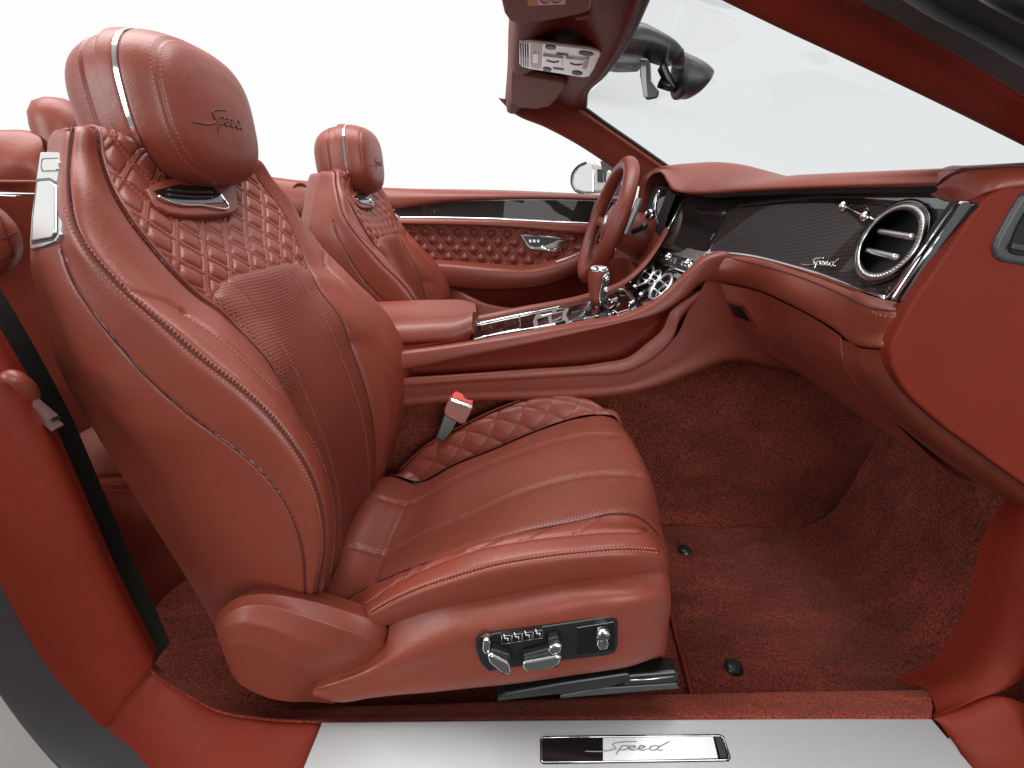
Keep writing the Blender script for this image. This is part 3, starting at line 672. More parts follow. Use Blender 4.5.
# door sill
sill=empty('door_sill',(.1,-.7,.1),'brushed metal sill plate with carpet edge and red leather ends along the doorway','door sill')
tp0=W(600,720,-.672); tn=unit(A(0,-.06,1))
tr=plate('tread_plate',[(322,722),(600,719.5),(931,718),(1000,800),(290,800)],tp0,tn,.02,M['tread'],sill,bev=.0015)
def onT(x,y,l=0): return WP(x,y,tp0+tn*l,tn)
bd=plate('badge',[(540,739),(543,736),(600,735),(719,734),(724,736),(731,757),(729,761),(600,763),(543,764),(540,761)],tp0,tn,.004,M['blackgloss'],tr,bev=.0006,lift=.0015)
tobj('frame',[onT(x,y,.0019) for x,y in [(543,737.5),(600,736.8),(718,735.7),(721,736.2),(723.5,738.5),(729,756.5),(728.6,758.8),(726,759.7),(600,761.6),(543.5,762.2),(542.2,761.2),(541.8,760),(541.8,740),(542.2,738.2),(543,737.5)]],.0006,M['chrome'],bd,n=6)
plate('name_plate',[(603,737.6),(713,736.4),(718,758),(603,760.6)],tp0,tn,.003,M['badgewhite'],bd,bev=.0003,lift=.0026)
plate('badge_end',[(715,736.5),(722,736.5),(727.5,757),(720.5,758)],tp0,tn,.003,M['black'],bd,bev=.0003,lift=.0022)
script(lambda x,y: onT(585+86*x,751.6-19.5*y,.0030),.0007,1).build('lettering',M['badgegrey'],bd)
c_in=cur((150,660,-.64),(156,668,-.638),(187,684,-.632),(219,698.5,-.626),(254,705,-.62),(297,709.5,-.617),(335,707,-.615),(450,703,-.615),(620,696,-.615),(780,692,-.615),(926,690,-.615))
c_top0=cur((151,664,-.656),(156,671,-.655),(186,688.5,-.652),(219,705,-.648),(258,711,-.645),(300,714.5,-.643),(335,713,-.64),(450,710.5,-.64),(620,706,-.64),(780,703,-.64),(928,702,-.64))
c_top=[p+A(0,-.006,.004) for p in c_top0]
c_out=cur((151,669,-.668),(156,675,-.668),(184,693.5,-.668),(219,712,-.669),(260,720,-.669),(295,722,-.67),(322,723,-.671),(450,722,-.671),(620,720.5,-.671),(780,720,-.671),(931,719,-.671))
surf('carpet_edge',[[p+A(0,.02,-.16) for p in c_in],[p+A(0,.006,-.02) for p in c_in],c_in,c_top,c_out,[p+A(0,-.002,-.012) for p in c_out]],M['carpet_lit'],sill,60,300)
t_in=cur((155,675,-.668),(170,686,-.668),(184,694,-.668),(219,712.5,-.669),(266,721,-.67),(321,723.5,-.672))
t_out=cur((104,731,-.715),(125,752,-.72),(160,775,-.73),(205,795,-.74),(260,805,-.745),(298,805,-.745))
t_mid=[(a+b)/2+A(0,-.004,.004) for a,b in zip(t_in,t_out)]
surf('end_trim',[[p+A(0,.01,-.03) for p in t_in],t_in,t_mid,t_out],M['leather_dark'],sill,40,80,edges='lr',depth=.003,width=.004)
k1=cur((1075,470,-.60),(1040,515,-.605),(1024,556,-.61),(1010,605,-.615),(990,645,-.62),(962,673,-.622),(927,690,-.622))
k2=cur((1110,560,-.645),(1080,610,-.65),(1060,650,-.652),(1040,672,-.655),(1010,690,-.66),(965,706,-.662),(931,716,-.665))
km=[(a+b)/2+A(0,-.012,0) for a,b in zip(k1,k2)]
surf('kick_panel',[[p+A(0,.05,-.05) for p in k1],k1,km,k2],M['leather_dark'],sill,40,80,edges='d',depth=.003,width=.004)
f1=cur((931,717,-.667),(963,708,-.664),(999,696,-.662),(1026,704,-.67),(1070,735,-.69)); f2=cur((962,760,-.70),(985,795,-.73),(1020,800,-.735),(1060,800,-.735),(1110,800,-.735))
surf('front_trim',[[p+A(0,.006,-.01) for p in f1],f1,[(a+b)/2+A(0,-.004,.006) for a,b in zip(f1,f2)],f2],M['leather_dark'],sill,40,60,edges='l',depth=.003,width=.004)
# door pillar behind the doorway
pil=empty('door_pillar',(-.55,-.68,.3),'dark red leather pillar trim with thick black weather seal behind the seat','door pillar')
p_in=cur((-75,235,-.655),(-38,290,-.655),(0,350,-.656),(45,430,-.658),(75,496,-.66),(110,576,-.662),(136,628,-.664),(156,664,-.664))
p_out=cur((-150,330,-.705),(-105,400,-.705),(-50,485,-.706),(0,583,-.708),(30,640,-.71),(62,688,-.712),(85,715,-.714),(104,731,-.716))
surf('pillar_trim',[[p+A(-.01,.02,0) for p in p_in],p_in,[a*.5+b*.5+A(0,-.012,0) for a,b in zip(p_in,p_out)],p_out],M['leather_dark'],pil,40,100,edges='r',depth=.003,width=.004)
gp=cur((-70,225,-.60),(-33,283,-.60),(5,345,-.60),(50,426,-.60),(80,492,-.60),(115,571,-.605),(139,622,-.63),(156,661,-.652))
surf('dark_gap',[[p+A(-.002,.006,0) for p in p_in],gp,[p+A(0,.03,0) for p in gp]],M['dark'],pil,12,60)
s_out=cur((-60,480,-.71),(0,588,-.71),(30,645,-.712),(60,690,-.716),(104,735,-.72),(150,772,-.73),(190,795,-.74))
s2=cur((-110,530,-.748),(-20,640,-.748),(10,690,-.748),(38,730,-.75),(72,775,-.755),(110,805,-.765),(150,830,-.77))
s1=[a*.5+b*.5+A(.0,-.028,.004) for a,b in zip(s_out,s2)]
surf('weather_seal',[[p+A(0,.02,0) for p in s_out],s_out,s1,s2,[p+A(-.004,.02,-.01) for p in s2]],M['rubber'],pil,40,80)
b1=cur((-120,520,-.742),(-20,640,-.742),(10,690,-.742),(38,730,-.745),(72,775,-.75),(110,805,-.76)); b2=[p+A(-.16,-.03,-.10) for p in b1]
surf('body_panel',[b1,[a*.6+b*.4+A(-.01,-.012,-.01) for a,b in zip(b1,b2)],b2],M['paint'],pil,30,60)
# seat belt guide
sb=empty('seat_belt_guide',W(45,405,-.66),'small red leather belt guide with bright metal clip beside the pillar','belt guide')
g=[W(6,379,-.668),W(15,378,-.678),W(25,385,-.672),W(34,396,-.66)]; mbg=MB(); mbg.add(tube(spline(g,24),[.006+.002*math.sin(i/23*math.pi) for i in range(24)],12)); mbg.build('strap',M['leather'],sb)
bc=W(45,415,-.652); ax=unit(W(54,423,-.652)-W(36,408,-.652))
for k in (-1,1):
    obj('metal_bar',*rbox(bc+A(0,0,.0045)*k-ax*.002*k,ax,A(0,1,0),np.cross(ax,A(0,1,0)),.026,.012,.0055),M['satin'],sb,smooth=False)
obj('slot',*rbox(bc+A(0,.003,0),ax,A(0,1,0),np.cross(ax,A(0,1,0)),.022,.01,.006),M['black'],sb,smooth=False)
# rear seat
rear_=empty('rear_bench',(-.9,-.38,.1),'red leather rear bench with perforated panels, glimpsed behind the nearest front seat','rear seat')
curR=lambda *p:[W(x,y,Y+.055) for x,y,Y in p]
c0=curR((-110,200,-.55),(-70,290,-.53),(-20,380,-.51),(20,440,-.5),(52,478,-.49)); c1=curR((-40,200,-.50),(-15,290,-.48),(20,352,-.46),(42,388,-.45),(57,430,-.44),(60,446,-.44)); c2=curR((30,195,-.40),(45,270,-.39),(65,330,-.38),(85,390,-.37),(96,430,-.36)); c3=curR((90,195,-.28),(100,270,-.27),(115,330,-.26),(130,390,-.26),(140,430,-.26))
def lincol(c,n): return list(spline(c,n,4))
o_,S_,P_=surf('rear_backrest',[lincol(c,9) for c in (c1,c2,c3)],M['leather'],rear_,50,90,edges='u',depth=.006,width=.008)
o_,S_,P_=surf('perforated_insert',[lincol(c,9) for c in (c0,[p+A(0,-.006,0) for p in c1])],M['perf'],rear_,30,90,edges='ud',depth=.006,width=.008)
# quilted rear bolster near the window
qb=curR((-40,200,-.54),(-10,208,-.53),(5,222,-.525),(15,245,-.52),(12,262,-.52),(0,278,-.525)); qc=[p+A(-.09,-.06,-.01) for p in qb]
o_,S_,P_=surf('quilted_bolster',[[p+A(-.015,.03,0) for p in qb],qb,qc],M['leather'],rear_,40,60,edges='u'); 
for l in ([(0,216),(14,256)],[(0,240),(16,232)],[(0,262),(15,250)]): P2_=trace_on(P_,l,30)[0]; tobj('quilt_seam',P2_,.0012,M['thread_dark'],o_,n=6)
r0=curR((40,470,-.47),(60,500,-.47),(80,540,-.47),(110,620,-.47)); 
cu0=curR((50,447,-.44),(68,478,-.48),(68,480,-.49),(70,490,-.5))
ca=curR((52,446,-.45),(95,425,-.36),(135,410,-.27)); cb_=curR((60,470,-.48),(110,446,-.38),(160,425,-.27)); cc=curR((70,478,-.5),(130,476,-.38),(190,470,-.27)); cd_=curR((78,490,-.505),(135,490,-.38),(200,485,-.27)); ce=curR((86,520,-.505),(145,515,-.39),(210,510,-.28)); cf_=curR((110,590,-.50),(160,560,-.39),(215,540,-.29)); cg_=curR((135,625,-.49),(172,598,-.39),(215,575,-.30))
surf('rear_cushion',[ca,cb_,cc],M['perf'],rear_,60,60,pt=A(-.6,-.5,1.5),edges='d',depth=.004,width=.006)
o_,S_,P_=surf('rear_cushion_front',[[p+A(0,0,-.002) for p in cc],cd_,ce,cf_,cg_,[p+A(-.03,.02,-.15) for p in cg_]],M['leather'],rear_,60,60,edges='u',depth=.004,width=.006)
seam(P_,[(76,484),(100,483),(135,485)],o_,n=60); seam(P_,[(95,489),(115,490),(140,494)],o_,n=60)
qk=curR((58,447,-.43),(75,438,-.40),(95,428,-.365),(115,420,-.33)); ql=curR((86,458,-.43),(97,450,-.40),(109,445,-.37),(125,440,-.33))
o_,S_,P_=surf('quilted_patch',[qk,[a*.5+b*.5+A(0,-.004,.008) for a,b in zip(qk,ql)],ql],M['leather'],rear_,30,40,pt=A(-.6,-.5,1.5))
for l in ([(72,432),(90,440),(108,446)],[(88,457),(96,440),(102,430)]): tobj('quilt_seam',trace_on(P_,l,30,pt=A(-.6,-.5,1.5))[0],.0014,M['thread_dark'],o_,n=6)
# rear side trim and shelf, left of the near seat
rq=empty('rear_side_trim',(-1.1,-.1,.8),'red leather rear quarter trim with a dark slot at the left edge','rear trim')
a0=cur((-60,128,-.12),(0,134,-.1),(34,136,-.08),(42,140,-.08),(44,150,-.08)); a1=cur((-60,160,-.14),(0,165,-.13),(34,166,-.11),(44,168,-.10),(48,172,-.1)); a2=cur((-60,180,-.14),(0,180,-.13),(34,180,-.11),(46,181,-.11),(52,182,-.11)); a3=cur((-60,193,-.12),(0,192,-.11),(34,193,-.1),(48,193,-.1),(56,193,-.1))
surf('cushion_top',[[p+A(-.1,.06,.0) for p in a0],a0,a1,a2,a3],M['leather'],rq,40,50)
b0=cur((-60,181.5,-.15),(0,181.5,-.15),(40,182,-.13),(60,183,-.12)); tobj('piping',spline(b0,40),.003,M['leather'],rq,n=8)
plate('dark_slot',[(-40,197),(0,197),(36,197),(40,203),(34,212),(0,212),(-40,212)],W(10,203,-.16),A(.3,-1,0.1),.01,M['black'],rq,bev=.002)
tobj('chrome_line',spline(cur((-40,196,-.17),(0,195.5,-.17),(38,197,-.165)),20),.0018,M['chrome'],rq,n=6)
d0=cur((-60,210,-.13),(0,211,-.13),(30,210,-.12),(70,205,-.1)); d1=cur((-60,300,-.2),(0,300,-.2),(40,300,-.2),(100,300,-.15))
surf('lower_trim',[d0,[a*.5+b*.5+A(0,-.02,0) for a,b in zip(d0,d1)],d1],M['leather'],rq,30,30)
tobj('black_strap',spline(cur((8,216,-.24),(20,228,-.25),(31,244,-.26),(40,262,-.28)),30),.006,M['black'],rq,n=8,flat=.4)
e0=cur((-60,194,-.09),(0,194,-.09),(40,194,-.08),(70,194,-.07)); e1=cur((-60,205,-.05),(0,212,-.05),(40,212,-.04),(70,210,-.04)); surf('recess',[e0,e1],M['leather_dark'],rq,10,20)
rh=empty('rear_headrest',W(55,125,-.02),'small red leather rear headrest just showing behind the nearest front headrest','headrest')
hc=W(64,128,-.02); mbh=MB(); mbh.add(lathe([(0,.055),(.02,.054),(.038,.045),(.05,.025),(.054,0),(.054,-.05)],hc,A(0,0,1),A(1,0,0),32)); mbh.build('pad',M['leather'],rh)
# ================================================================== centre console
con=empty('centre_console',(.1,0,.1),'red leather centre console with glossy black deck and chrome fittings between the two front seats','centre console')
r_in=cur((385,352,-.118),(413,349,-.118),(460,342.5,-.118),(530,330,-.118),(580,321,-.118),(624,313,-.118),(655,299,-.118),(683,273.5,-.118),(701,257,-.118),(712,252,-.118))
r_out=cur((385,357,-.150),(413,353.5,-.150),(460,346.5,-.150),(530,335,-.150),(580,325.5,-.150),(624,317,-.150),(657,303,-.150),(688,276,-.150),(712,259.5,-.148),(735,258,-.145))
r_low=cur((385,371,-.155),(413,367,-.155),(460,357.5,-.155),(554,338.5,-.155),(590,330.5,-.155),(624,322.5,-.155),(659,313,-.155),(685,296.5,-.155),(702,282,-.15),(740,282,-.14))
r_und=[p+A(0,.035,-.002) for p in r_low]
surf('side_rail',[[p+A(0,.015,-.012) for p in r_in],r_in,r_out,r_low,r_und],M['leather'],con,60,160)
# wall of the side pocket
w1=[p+A(0,.03,.01) for p in r_und]
p_lip=cur((385,379,-.150),(413,377,-.150),(460,374,-.150),(530,369,-.150),(601,363,-.150),(629,357,-.150),(647,343.5,-.150),(662,330.5,-.150),(672,310,-.150),(700,290,-.14))
w2=[p+A(0,.05,-.012) for p in p_lip]
surf('pocket_wall',[w1,w2,[p+A(0,.012,-.004) for p in p_lip]],M['leather_dark'],con,20,80)
p_out=cur((385,386,-.158),(413,384.5,-.158),(460,381,-.158),(530,377,-.158),(577,374,-.158),(633,368,-.158),(659,352.5,-.158),(674,335,-.158),(680,318,-.157),(704,292,-.148))
o_,S_,P_=surf('pocket_lip',[[p+A(0,.012,-.006) for p in p_lip],p_lip,p_out,[p+A(0,.004,-.012) for p in p_out]],M['leather'],con,30,160)
seam(P_,[(413,383.4),(460,379.8),(530,375.6),(577,372.6),(632,366.5),(657.5,351.5),(672.5,334),(678,316)],o_,gap=.0062,r=.0011)
s_top=cur((385,386,-.156),(413,384.5,-.156),(460,381,-.156),(530,377,-.156),(577,374,-.156),(633,368,-.156),(659,352.5,-.156),(677,335,-.154),(688,312,-.150),(706,281,-.147),(716,262,-.13))
s_bot=cur((385,408,-.146),(413,406,-.146),(460,402,-.146),(530,400,-.146),(577,399,-.146),(630,394,-.147),(664,384.5,-.150),(702,370,-.15),(727,361,-.148),(780,368,-.146),(812,374,-.135))
surf('side_panel',[s_top,[a*.5+b*.5+A(0,-.004,0) for a,b in zip(s_top,s_bot)],s_bot,[p+A(0,.03,-.012) for p in s_bot]],M['leather'],con,50,160)
# deck between the rails
d_n=cur((395,352,-.112),(460,344,-.112),(530,331.5,-.112),(580,322,-.112),(624,314,-.112),(643,306,-.112))
d_f=cur((395,333,.112),(430,329,.112),(474,321.5,.112),(519,312.5,.112),(587,299,.112),(610,291.5,.112),(624,285,.112))
def deckpt(t,s): # t along, s across 0 near ..1 far
    return DK.ev([s],[t])[0,0]
DK=Surf([d_n,d_f]); dk=gobj('deck',DK.grid(0,1,30,120),M['blackgloss'],con,pt=A(0,-.3,3))
d_f=d_f+cur((640,272,.112),(663,241,.112),(668,232,.112))
surf('far_rail',[d_f,[p+A(0,.002,.008) for p in d_f],[p+A(0,.035,.006) for p in d_f],[p+A(0,.045,-.05) for p in d_f],[p+A(0,.04,-.3) for p in d_f]],M['leather'],con,30,100,pt=A(0,0,3))
def dline(pxs,l=.002):
    S=DK.grid(0,1,60,240); p,n=trace_on(S,pxs,60,pt=A(0,-.3,3)); return p+n*l
tobj('chrome_edge',dline([(425,348),(475,339),(530,329.5),(580,320.5),(622,312.5)],.002),.0022,M['chrome'],dk,n=8)
tobj('chrome_edge',dline([(470,326),(519,315.5),(560,307)],.002),.0022,M['chrome'],dk,n=8)
tobj('chrome_edge',dline([(519,314.5),(521,330.5)],.002),.0018,M['chrome'],dk,n=8)
tobj('chrome_edge',dline([(473,341),(500,334),(520,330)],.003),.0012,M['chrome'],dk,n=8)
dn=unit(np.cross(d_f[4]-d_n[3],d_n[4]-d_n[2])); dn=dn if dn[2]>0 else -dn
def dplate(name,pxs,mat,lift,t,parent,bev=.001,dep=.0): 
    S=DK.grid(0,1,50,120).reshape(-1,3); c=np.mean(pxs,0); q=allproj(S); p0=S[((q-c)**2).sum(1).argmin()]; return plate(name,pxs,p0,dn,t,mat,parent,bev=bev,lift=lift)
sp=dplate('selector_plate',[(533,321),(536,314),(556,308.5),(569,308),(566,315),(570,322),(562,326),(534,329)],M['satin'],.004,.006,dk)
for q in ([(537,319),(548,316),(549,322),(538,325)],[(551,315),(563,312),(562,320),(552,322)],[(555,323),(565,320),(566,324),(556,327)]): dplate('button',q,M['blackgloss'],.0055,.004,sp,.0006)
for q in ([(541,313),(552,310.5),(552,312.5),(541,315)],[(556,310),(565,308.6),(565,310.5),(556,312)]): dplate('button',q,M['chrome'],.006,.004,sp,.0006)
# switches ahead of the lever
for q in ([(583,314),(590,309),(600,308),(596,315),(586,317)],[(603,305),(612,300),(617,303),(609,309)],[(606,296),(613,293),(618,297),(611,300)],[(612,310),(622,304),(631,302),(629,309),(617,313)]): dplate('chrome_switch',q,M['chrome'],.009,.012,dk,.003)
for q in ([(585,310),(588,306),(594,306),(591,311)],[(598,315),(607,311),(609,315),(601,318)]): dplate('switch',q,M['black'],.008,.01,dk,.002)
for q in ([(571,318),(583,316),(584,319),(572,321.5)],[(571,311.5),(580,309.5),(580,312),(571,314)]): dplate('button',q,M['black'],.003,.004,dk,.0006)
ring=dline([(620,292),(626,292.5),(632,299),(634,304),(630,306)],.006); tobj('chrome_ring',spline(ring,40),.0045,M['chrome'],dk,n=8)
# drive mode dial
S0=DK.grid(0,1,50,120).reshape(-1,3); q0=allproj(S0); kc_=S0[((q0-A(600,300))**2).sum(1).argmin()]
kn=MB().add(lathe([(0,.018),(.012,.018),(.0165,.016),(.018,.012),(.019,0)],kc_,dn,A(1,0,0),28)).build('drive_dial',M['chrome'],con)
MB().add(lathe([(0,.0186),(.010,.0186),(.0112,.0175)],kc_,dn,A(1,0,0),24)).build('dial_cap',M['blackgloss'],kn)
# gear lever
gb=W(597,305,0.0); gt=W(599,266,0.0)
ax_=unit(gt-gb); fx=unit(np.cross(A(0,1,0),ax_)); 
def lever(name,prof,mat,parent,n=20,e=2.6):
    V=[];f=[]
    for (h,cx,rx,ry) in prof:
        for k in range(n):
            w=2*math.pi*k/n; c_2,s_2=math.cos(w),math.sin(w)
            V.append(gb+ax_*h+fx*(cx+rx*math.copysign(abs(c_2)**(2/e),c_2))+A(0,1,0)*ry*math.copysign(abs(s_2)**(2/e),s_2))
    for i in range(len(prof)-1):
        for k in range(n): f.append((i*n+k,i*n+(k+1)%n,(i+1)*n+(k+1)%n,(i+1)*n+k))
    f.append(tuple(range(n))[::-1]); f.append(tuple((len(prof)-1)*n+k for k in range(n)))
    return obj(name,V,f,mat,parent)
LH=float(np.linalg.norm(gt-gb))
gl=lever('gear_lever',[(0,0,.014,.017),(LH*.2,-.004,.014,.018),(LH*.45,-.006,.017,.021),(LH*.7,-.004,.021,.024),(LH*.88,0,.023,.025),(LH*.90,0,.0228,.0248)],M['leather'],con)
lever('chrome_top',[(LH*.89,0,.0232,.0252),(LH*.95,.0005,.0228,.025),(LH*.99,.001,.020,.022),(LH*1.015,.001,.013,.015),(LH*1.02,.001,.003,.004)],M['chrome'],gl)
lever('lever_face',[(-.002,.012,.011,.018),(LH*.25,.010,.011,.0195),(LH*.55,.013,.012,.0225),(LH*.8,.016,.011,.0240),(LH*.87,.017,.008,.022)],M['smoke'],gl)
fp=[gb+ax_*(LH*h)+fx*x+A(0,-1,0)*y for h,x,y in ((.05,.005,.0185),(.3,.002,.020),(.55,.004,.0235),(.8,.010,.0255),(.86,.020,.0235))]; tobj('chrome_trim',spline(fp,30),.0016,M['chrome'],gl,n=8)
for h in (.72,.45): 
    cc_=gb+ax_*(LH*h)+fx*.0155+A(0,-1,0)*.0235; MB().add(lathe([(0,.004),(.004,.004),(.006,.001),(.0065,-.003)],cc_,A(.2,-1,0),A(0,0,1),16)).build('lever_button',M['chrome'],gl)
# armrest lid and its box
ar_t=[cur((376,303.5,.10),(440,301.5,.10),(466,302.5,.10),(475,305.5,.095)),cur((380,318,0),(440,315,0),(468,313,0),(476,312,0)),cur((384,332,-.12),(430,329.5,-.12),(455,327.5,-.12),(472,321,-.115))]
S_=Surf([[p+A(0,.012,-.022) for p in ar_t[0]]]+ar_t+[[p+A(0,-.006,-.010) for p in ar_t[2]],[p+A(-.001,-.006,-.026) for p in ar_t[2]],[p+A(-.002,.004,-.030) for p in ar_t[2]]],sm=6)
arm=gobj('armrest',S_.grid(0,1,60,60),M['leather'],con,pt=A(0,-.3,3)); 
fe=[S_.line(u,1,1,2)[0] for u in np.linspace(0,1,40)]; fe2=[p+A(-.004,0,-.026) for p in fe]
gobj('armrest_front',np.stack([np.array(fe),np.array([p+A(.006,0,-.012) for p in fe]),np.array([A(p[0]-.002,p[1],min(p[2],fe[0][2]-.0)-.03) for p in fe])]),M['leather'],arm,pt=A(1,0,.7))
bx=cur((380,349,-.125),(412,346,-.125),(440,341,-.125),(462,334,-.125),(471,327,-.118)); bx2=cur((380,362,-.125),(412,350,-.125),(440,344.5,-.125),(463,340,-.125),(470,338,-.118))
surf('storage_box',[[p+A(0,.03,.01) for p in bx],bx,bx2,[p+A(0,.02,-.02) for p in bx2]],M['leather_dark'],con,20,40)
obj('box_body',*rbox((bx[1]+A(.05,.125,-.045)),A(1,0,.12),A(0,1,0),A(-.12,0,1),.20,.15,.07),M['leather_dark'],con,smooth=False)
obj('console_core',*rbox(A(.02,0,.40),A(1,0,.16),A(0,1,0),A(-.16,0,1),.80,.18,.2),M['leather_dark'],con,smooth=False); obj('front_core',*rbox(A(.32,0,.555),A(1,0,0),A(0,1,0),A(0,0,1),.22,.13,.12),M['leather_dark'],con,smooth=False); obj('stack_core',*rbox(A(.49,0,.645),A(1,0,0),A(0,1,0),A(0,0,1),.16,.19,.12),M['leather_dark'],con,smooth=False)
# seat belt buckle
bk=empty('belt_buckle',W(450,420,-.150),'red leather belt buckle with bright red release button beside the console','belt buckle')
bn_=unit(A(.25,-1,.25)); bp_=W(452,412,-.165)
plate('buckle_body',[(449,397),(454,393),(473,400),(474,407),(465,424),(460,424),(445,416),(444,411)],bp_,bn_,.02,M['leather'],bk,bev=.003,seg=3)
plate('release_button',[(452.5,394),(456,391),(472,397.5),(473.5,400),(472.5,404.5),(452,397.5)],bp_,bn_,.02,M['red'],bk,bev=.0012,lift=.006)
plate('chrome_plate',[(451,397.5),(472.5,405),(471.5,409),(451,401)],bp_,bn_,.018,M['chrome'],bk,bev=.001,lift=.004)
plate('stalk',[(445,413),(458,420),(452,432),(443,442),(436,438)],bp_+bn_*-.006,bn_,.012,M['black'],bk,bev=.002)
# ================================================================== dashboard
das=empty('dashboard',(.5,0,.6),'red leather dashboard with glossy dark woven fascia, round chrome vent and screen','dashboard')
# top pad
lip=cur((697,193.4,.05),(709,193.2,.02),(740,191.2,-.09),(800,188.2,-.27),(870,186,-.45),(935,184.5,-.58),(948,184,-.60))
lipu=cur((698,188.6,.055),(709,188,.03),(740,186,-.08),(800,182.5,-.26),(870,179.5,-.44),(935,178,-.575),(952,177,-.60))
tpf=cur((706,177,.06),(722,177.5,.03),(748,178,-.04),(770,177.3,-.10),(800,175.6,-.22),(870,172.2,-.42),(935,169.5,-.57),(960,168.5,-.61))
tobj('lip_shadow',spline([p+A(.02,0,-.004) for p in lip],60),.006,M['dark'],das,n=8)  # dark tube drawn as the shadow under the pad lip
# instrument hood over the dials
HX0=lambda px,py,Y:W(px,py,Y)
ho=cur((636,222,.56),(638,195,.545),(642,180,.52),(650,171.5,.48),(660,167.3,.42),(670,165.8,.34),(684,166.4,.24),(705,168.4,.12),(735,172.3,0.03),(766,177,-.08))+tpf[3:]
hi=cur((643,217,.54),(644,200,.525),(647,184,.50),(652,175.5,.46),(658,172.4,.40),(663,174.6,.30),(668,183,.20),(675,191.0,.12),(684,193.0,.09))+lip
hm=cur((640,219,.55),(641,197,.535),(644.5,182,.51),(651,173.5,.47),(660,169.8,.41),(667.5,171.5,.32),(674,178.5,.22),(681,184.5,.14),(688,187.5,.09))+lipu
hb_=[p+A(.13,0,-.045) for p in ho]; hb2=[p+A(.40,0,-.15) for p in ho]
surf('top_pad',[[p+A(.10,0,-.003) for p in hi],[p+A(.004,0,-.001) for p in hi],hi,hm,ho,hb_,hb2],M['leather'],das,80,260,pt=A(.3,-.4,3))
# dials behind the wheel
insn=unit(A(-1,-.0,.25)); 
bz=[(658,190),(668,186),(676,190),(681,194),(681,206),(676,220),(670,226),(662,225),(656,214),(655,200)]
def Pz(px,py,Y): return W(px,py,Y)
ins_c=W(668,206,.30)
idp=plate('instrument_screen',[(657,196),(663,188),(672,186),(680,194),(678,210),(670,226),(660,224),(655,212)],ins_c+A(.02,0,0),unit(A(-.9,-.35,.25)),.02,M['screen'],das,bev=.003)
MB().add(tube(spline([W(x,y,.33) for x,y in [(659,225),(655,212),(656,200),(660,191)]],30),.006,10)).build('dial_bezel',M['chrome'],idp)
mb=MB().add(lathe([(0,.012),(.010,.012),(.015,.008),(.017,0),(.014,-.008),(0,-.01)],W(650,215,.30),A(-.6,-.8,.1),A(0,0,1),24)); mb.build('start_button',M['chrome'],das)
mb=MB().add(lathe([(0,.0125),(.007,.0125),(.008,.010)],W(650,215,.30),A(-.6,-.8,.1),A(0,0,1),20)); mb.build('button_cap',M['black'],bpy.data.objects['start_button'])
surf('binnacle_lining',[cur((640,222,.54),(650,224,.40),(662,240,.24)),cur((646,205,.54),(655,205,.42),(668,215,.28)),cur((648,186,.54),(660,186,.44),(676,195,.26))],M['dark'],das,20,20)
obj('dash_core',*rbox(A(.79,.04,.755),A(1,0,0),A(0,1,0),A(0,0,1),.26,1.2,.25),M['dark'],das,smooth=False); obj('pedal_board',*rbox(A(.77,.42,.48),A(1,0,.3),A(0,1,0),A(-.3,0,1),.08,.62,.5),M['leather_dark'],das,smooth=False)
# gloss fascia
fT=[W(734,203,-.03),W(800,196,-.24),W(870,195,-.42),W(920,196.5,-.54),W(962,199,-.625)]
fB=[W(707,252.5,-.055),W(735,253.5,-.13),W(800,267.5,-.33),W(850,284.5,-.49),W(892,300.5,-.615)]
FS=Surf([fT,fB],sm=30); FP=FS.grid(0,1,90,240); fi_,fj_=45,120
fmid=FP[45,120]; fn=unit(np.cross(FP[45,180]-FP[45,60],FP[75,120]-FP[15,120])); fn=fn if np.dot(fn,CAM-fmid)>0 else -fn
def onF(px,py,l=0):
    p=fmid
    for _ in range(6):
        q=WP(px,py,p,fn); i=((FP-q)**2).sum(2).argmin(); p=FP.reshape(-1,3)[i]; 
    return WP(px,py,p+fn*l,fn)
surf('fascia_top_edge',[[p+A(.012,0,.012) for p in fT],[p+A(-.001,0,.001) for p in fT],[p*.9+q*.1+A(-.002,-.001,0) for p,q in zip(fT,fB)]],M['blackgloss'],das,12,90)
ct=[W(707,253,-.058),W(735,254.2,-.133),W(800,268.3,-.333),W(850,285.3,-.493),W(889,299.5,-.612)]
tobj('chrome_trim',spline([p+fn*.004 for p in ct],90),.0034,M['chrome'],das,n=10)
tobj('chrome_trim',spline([onF(892,300,.004),onF(915,265,.004),onF(940,228,.004),onF(958,203,.004)],30),.002,M['chrome'],das,n=8)
plate('fascia_end',[(884,299),(903,302),(927,268),(972,204),(968,201),(950,201),(932,226)],onF(925,250,.006),fn,.012,M['weave'],das,bev=.001)
plate('chrome_end',[(897,301),(903,301.5),(940,247),(973,204),(970,201.5),(962,202),(930,246),(894,300)],onF(930,250,.009),fn,.012,M['blackgloss'],das,bev=.001)
for a_,b_ in (((888,298),(957,203)),((894,300),(964,204))): tobj('chrome_trim',[onF(*a_,.0085),onF(*b_,.0085)],.0016,M['chrome'],das,n=8)
plate('chrome_cap',[(957,204.5),(959,200.5),(971,201.5),(969,206)],onF(962,203,.011),fn,.012,M['chrome'],das,bev=.0012)
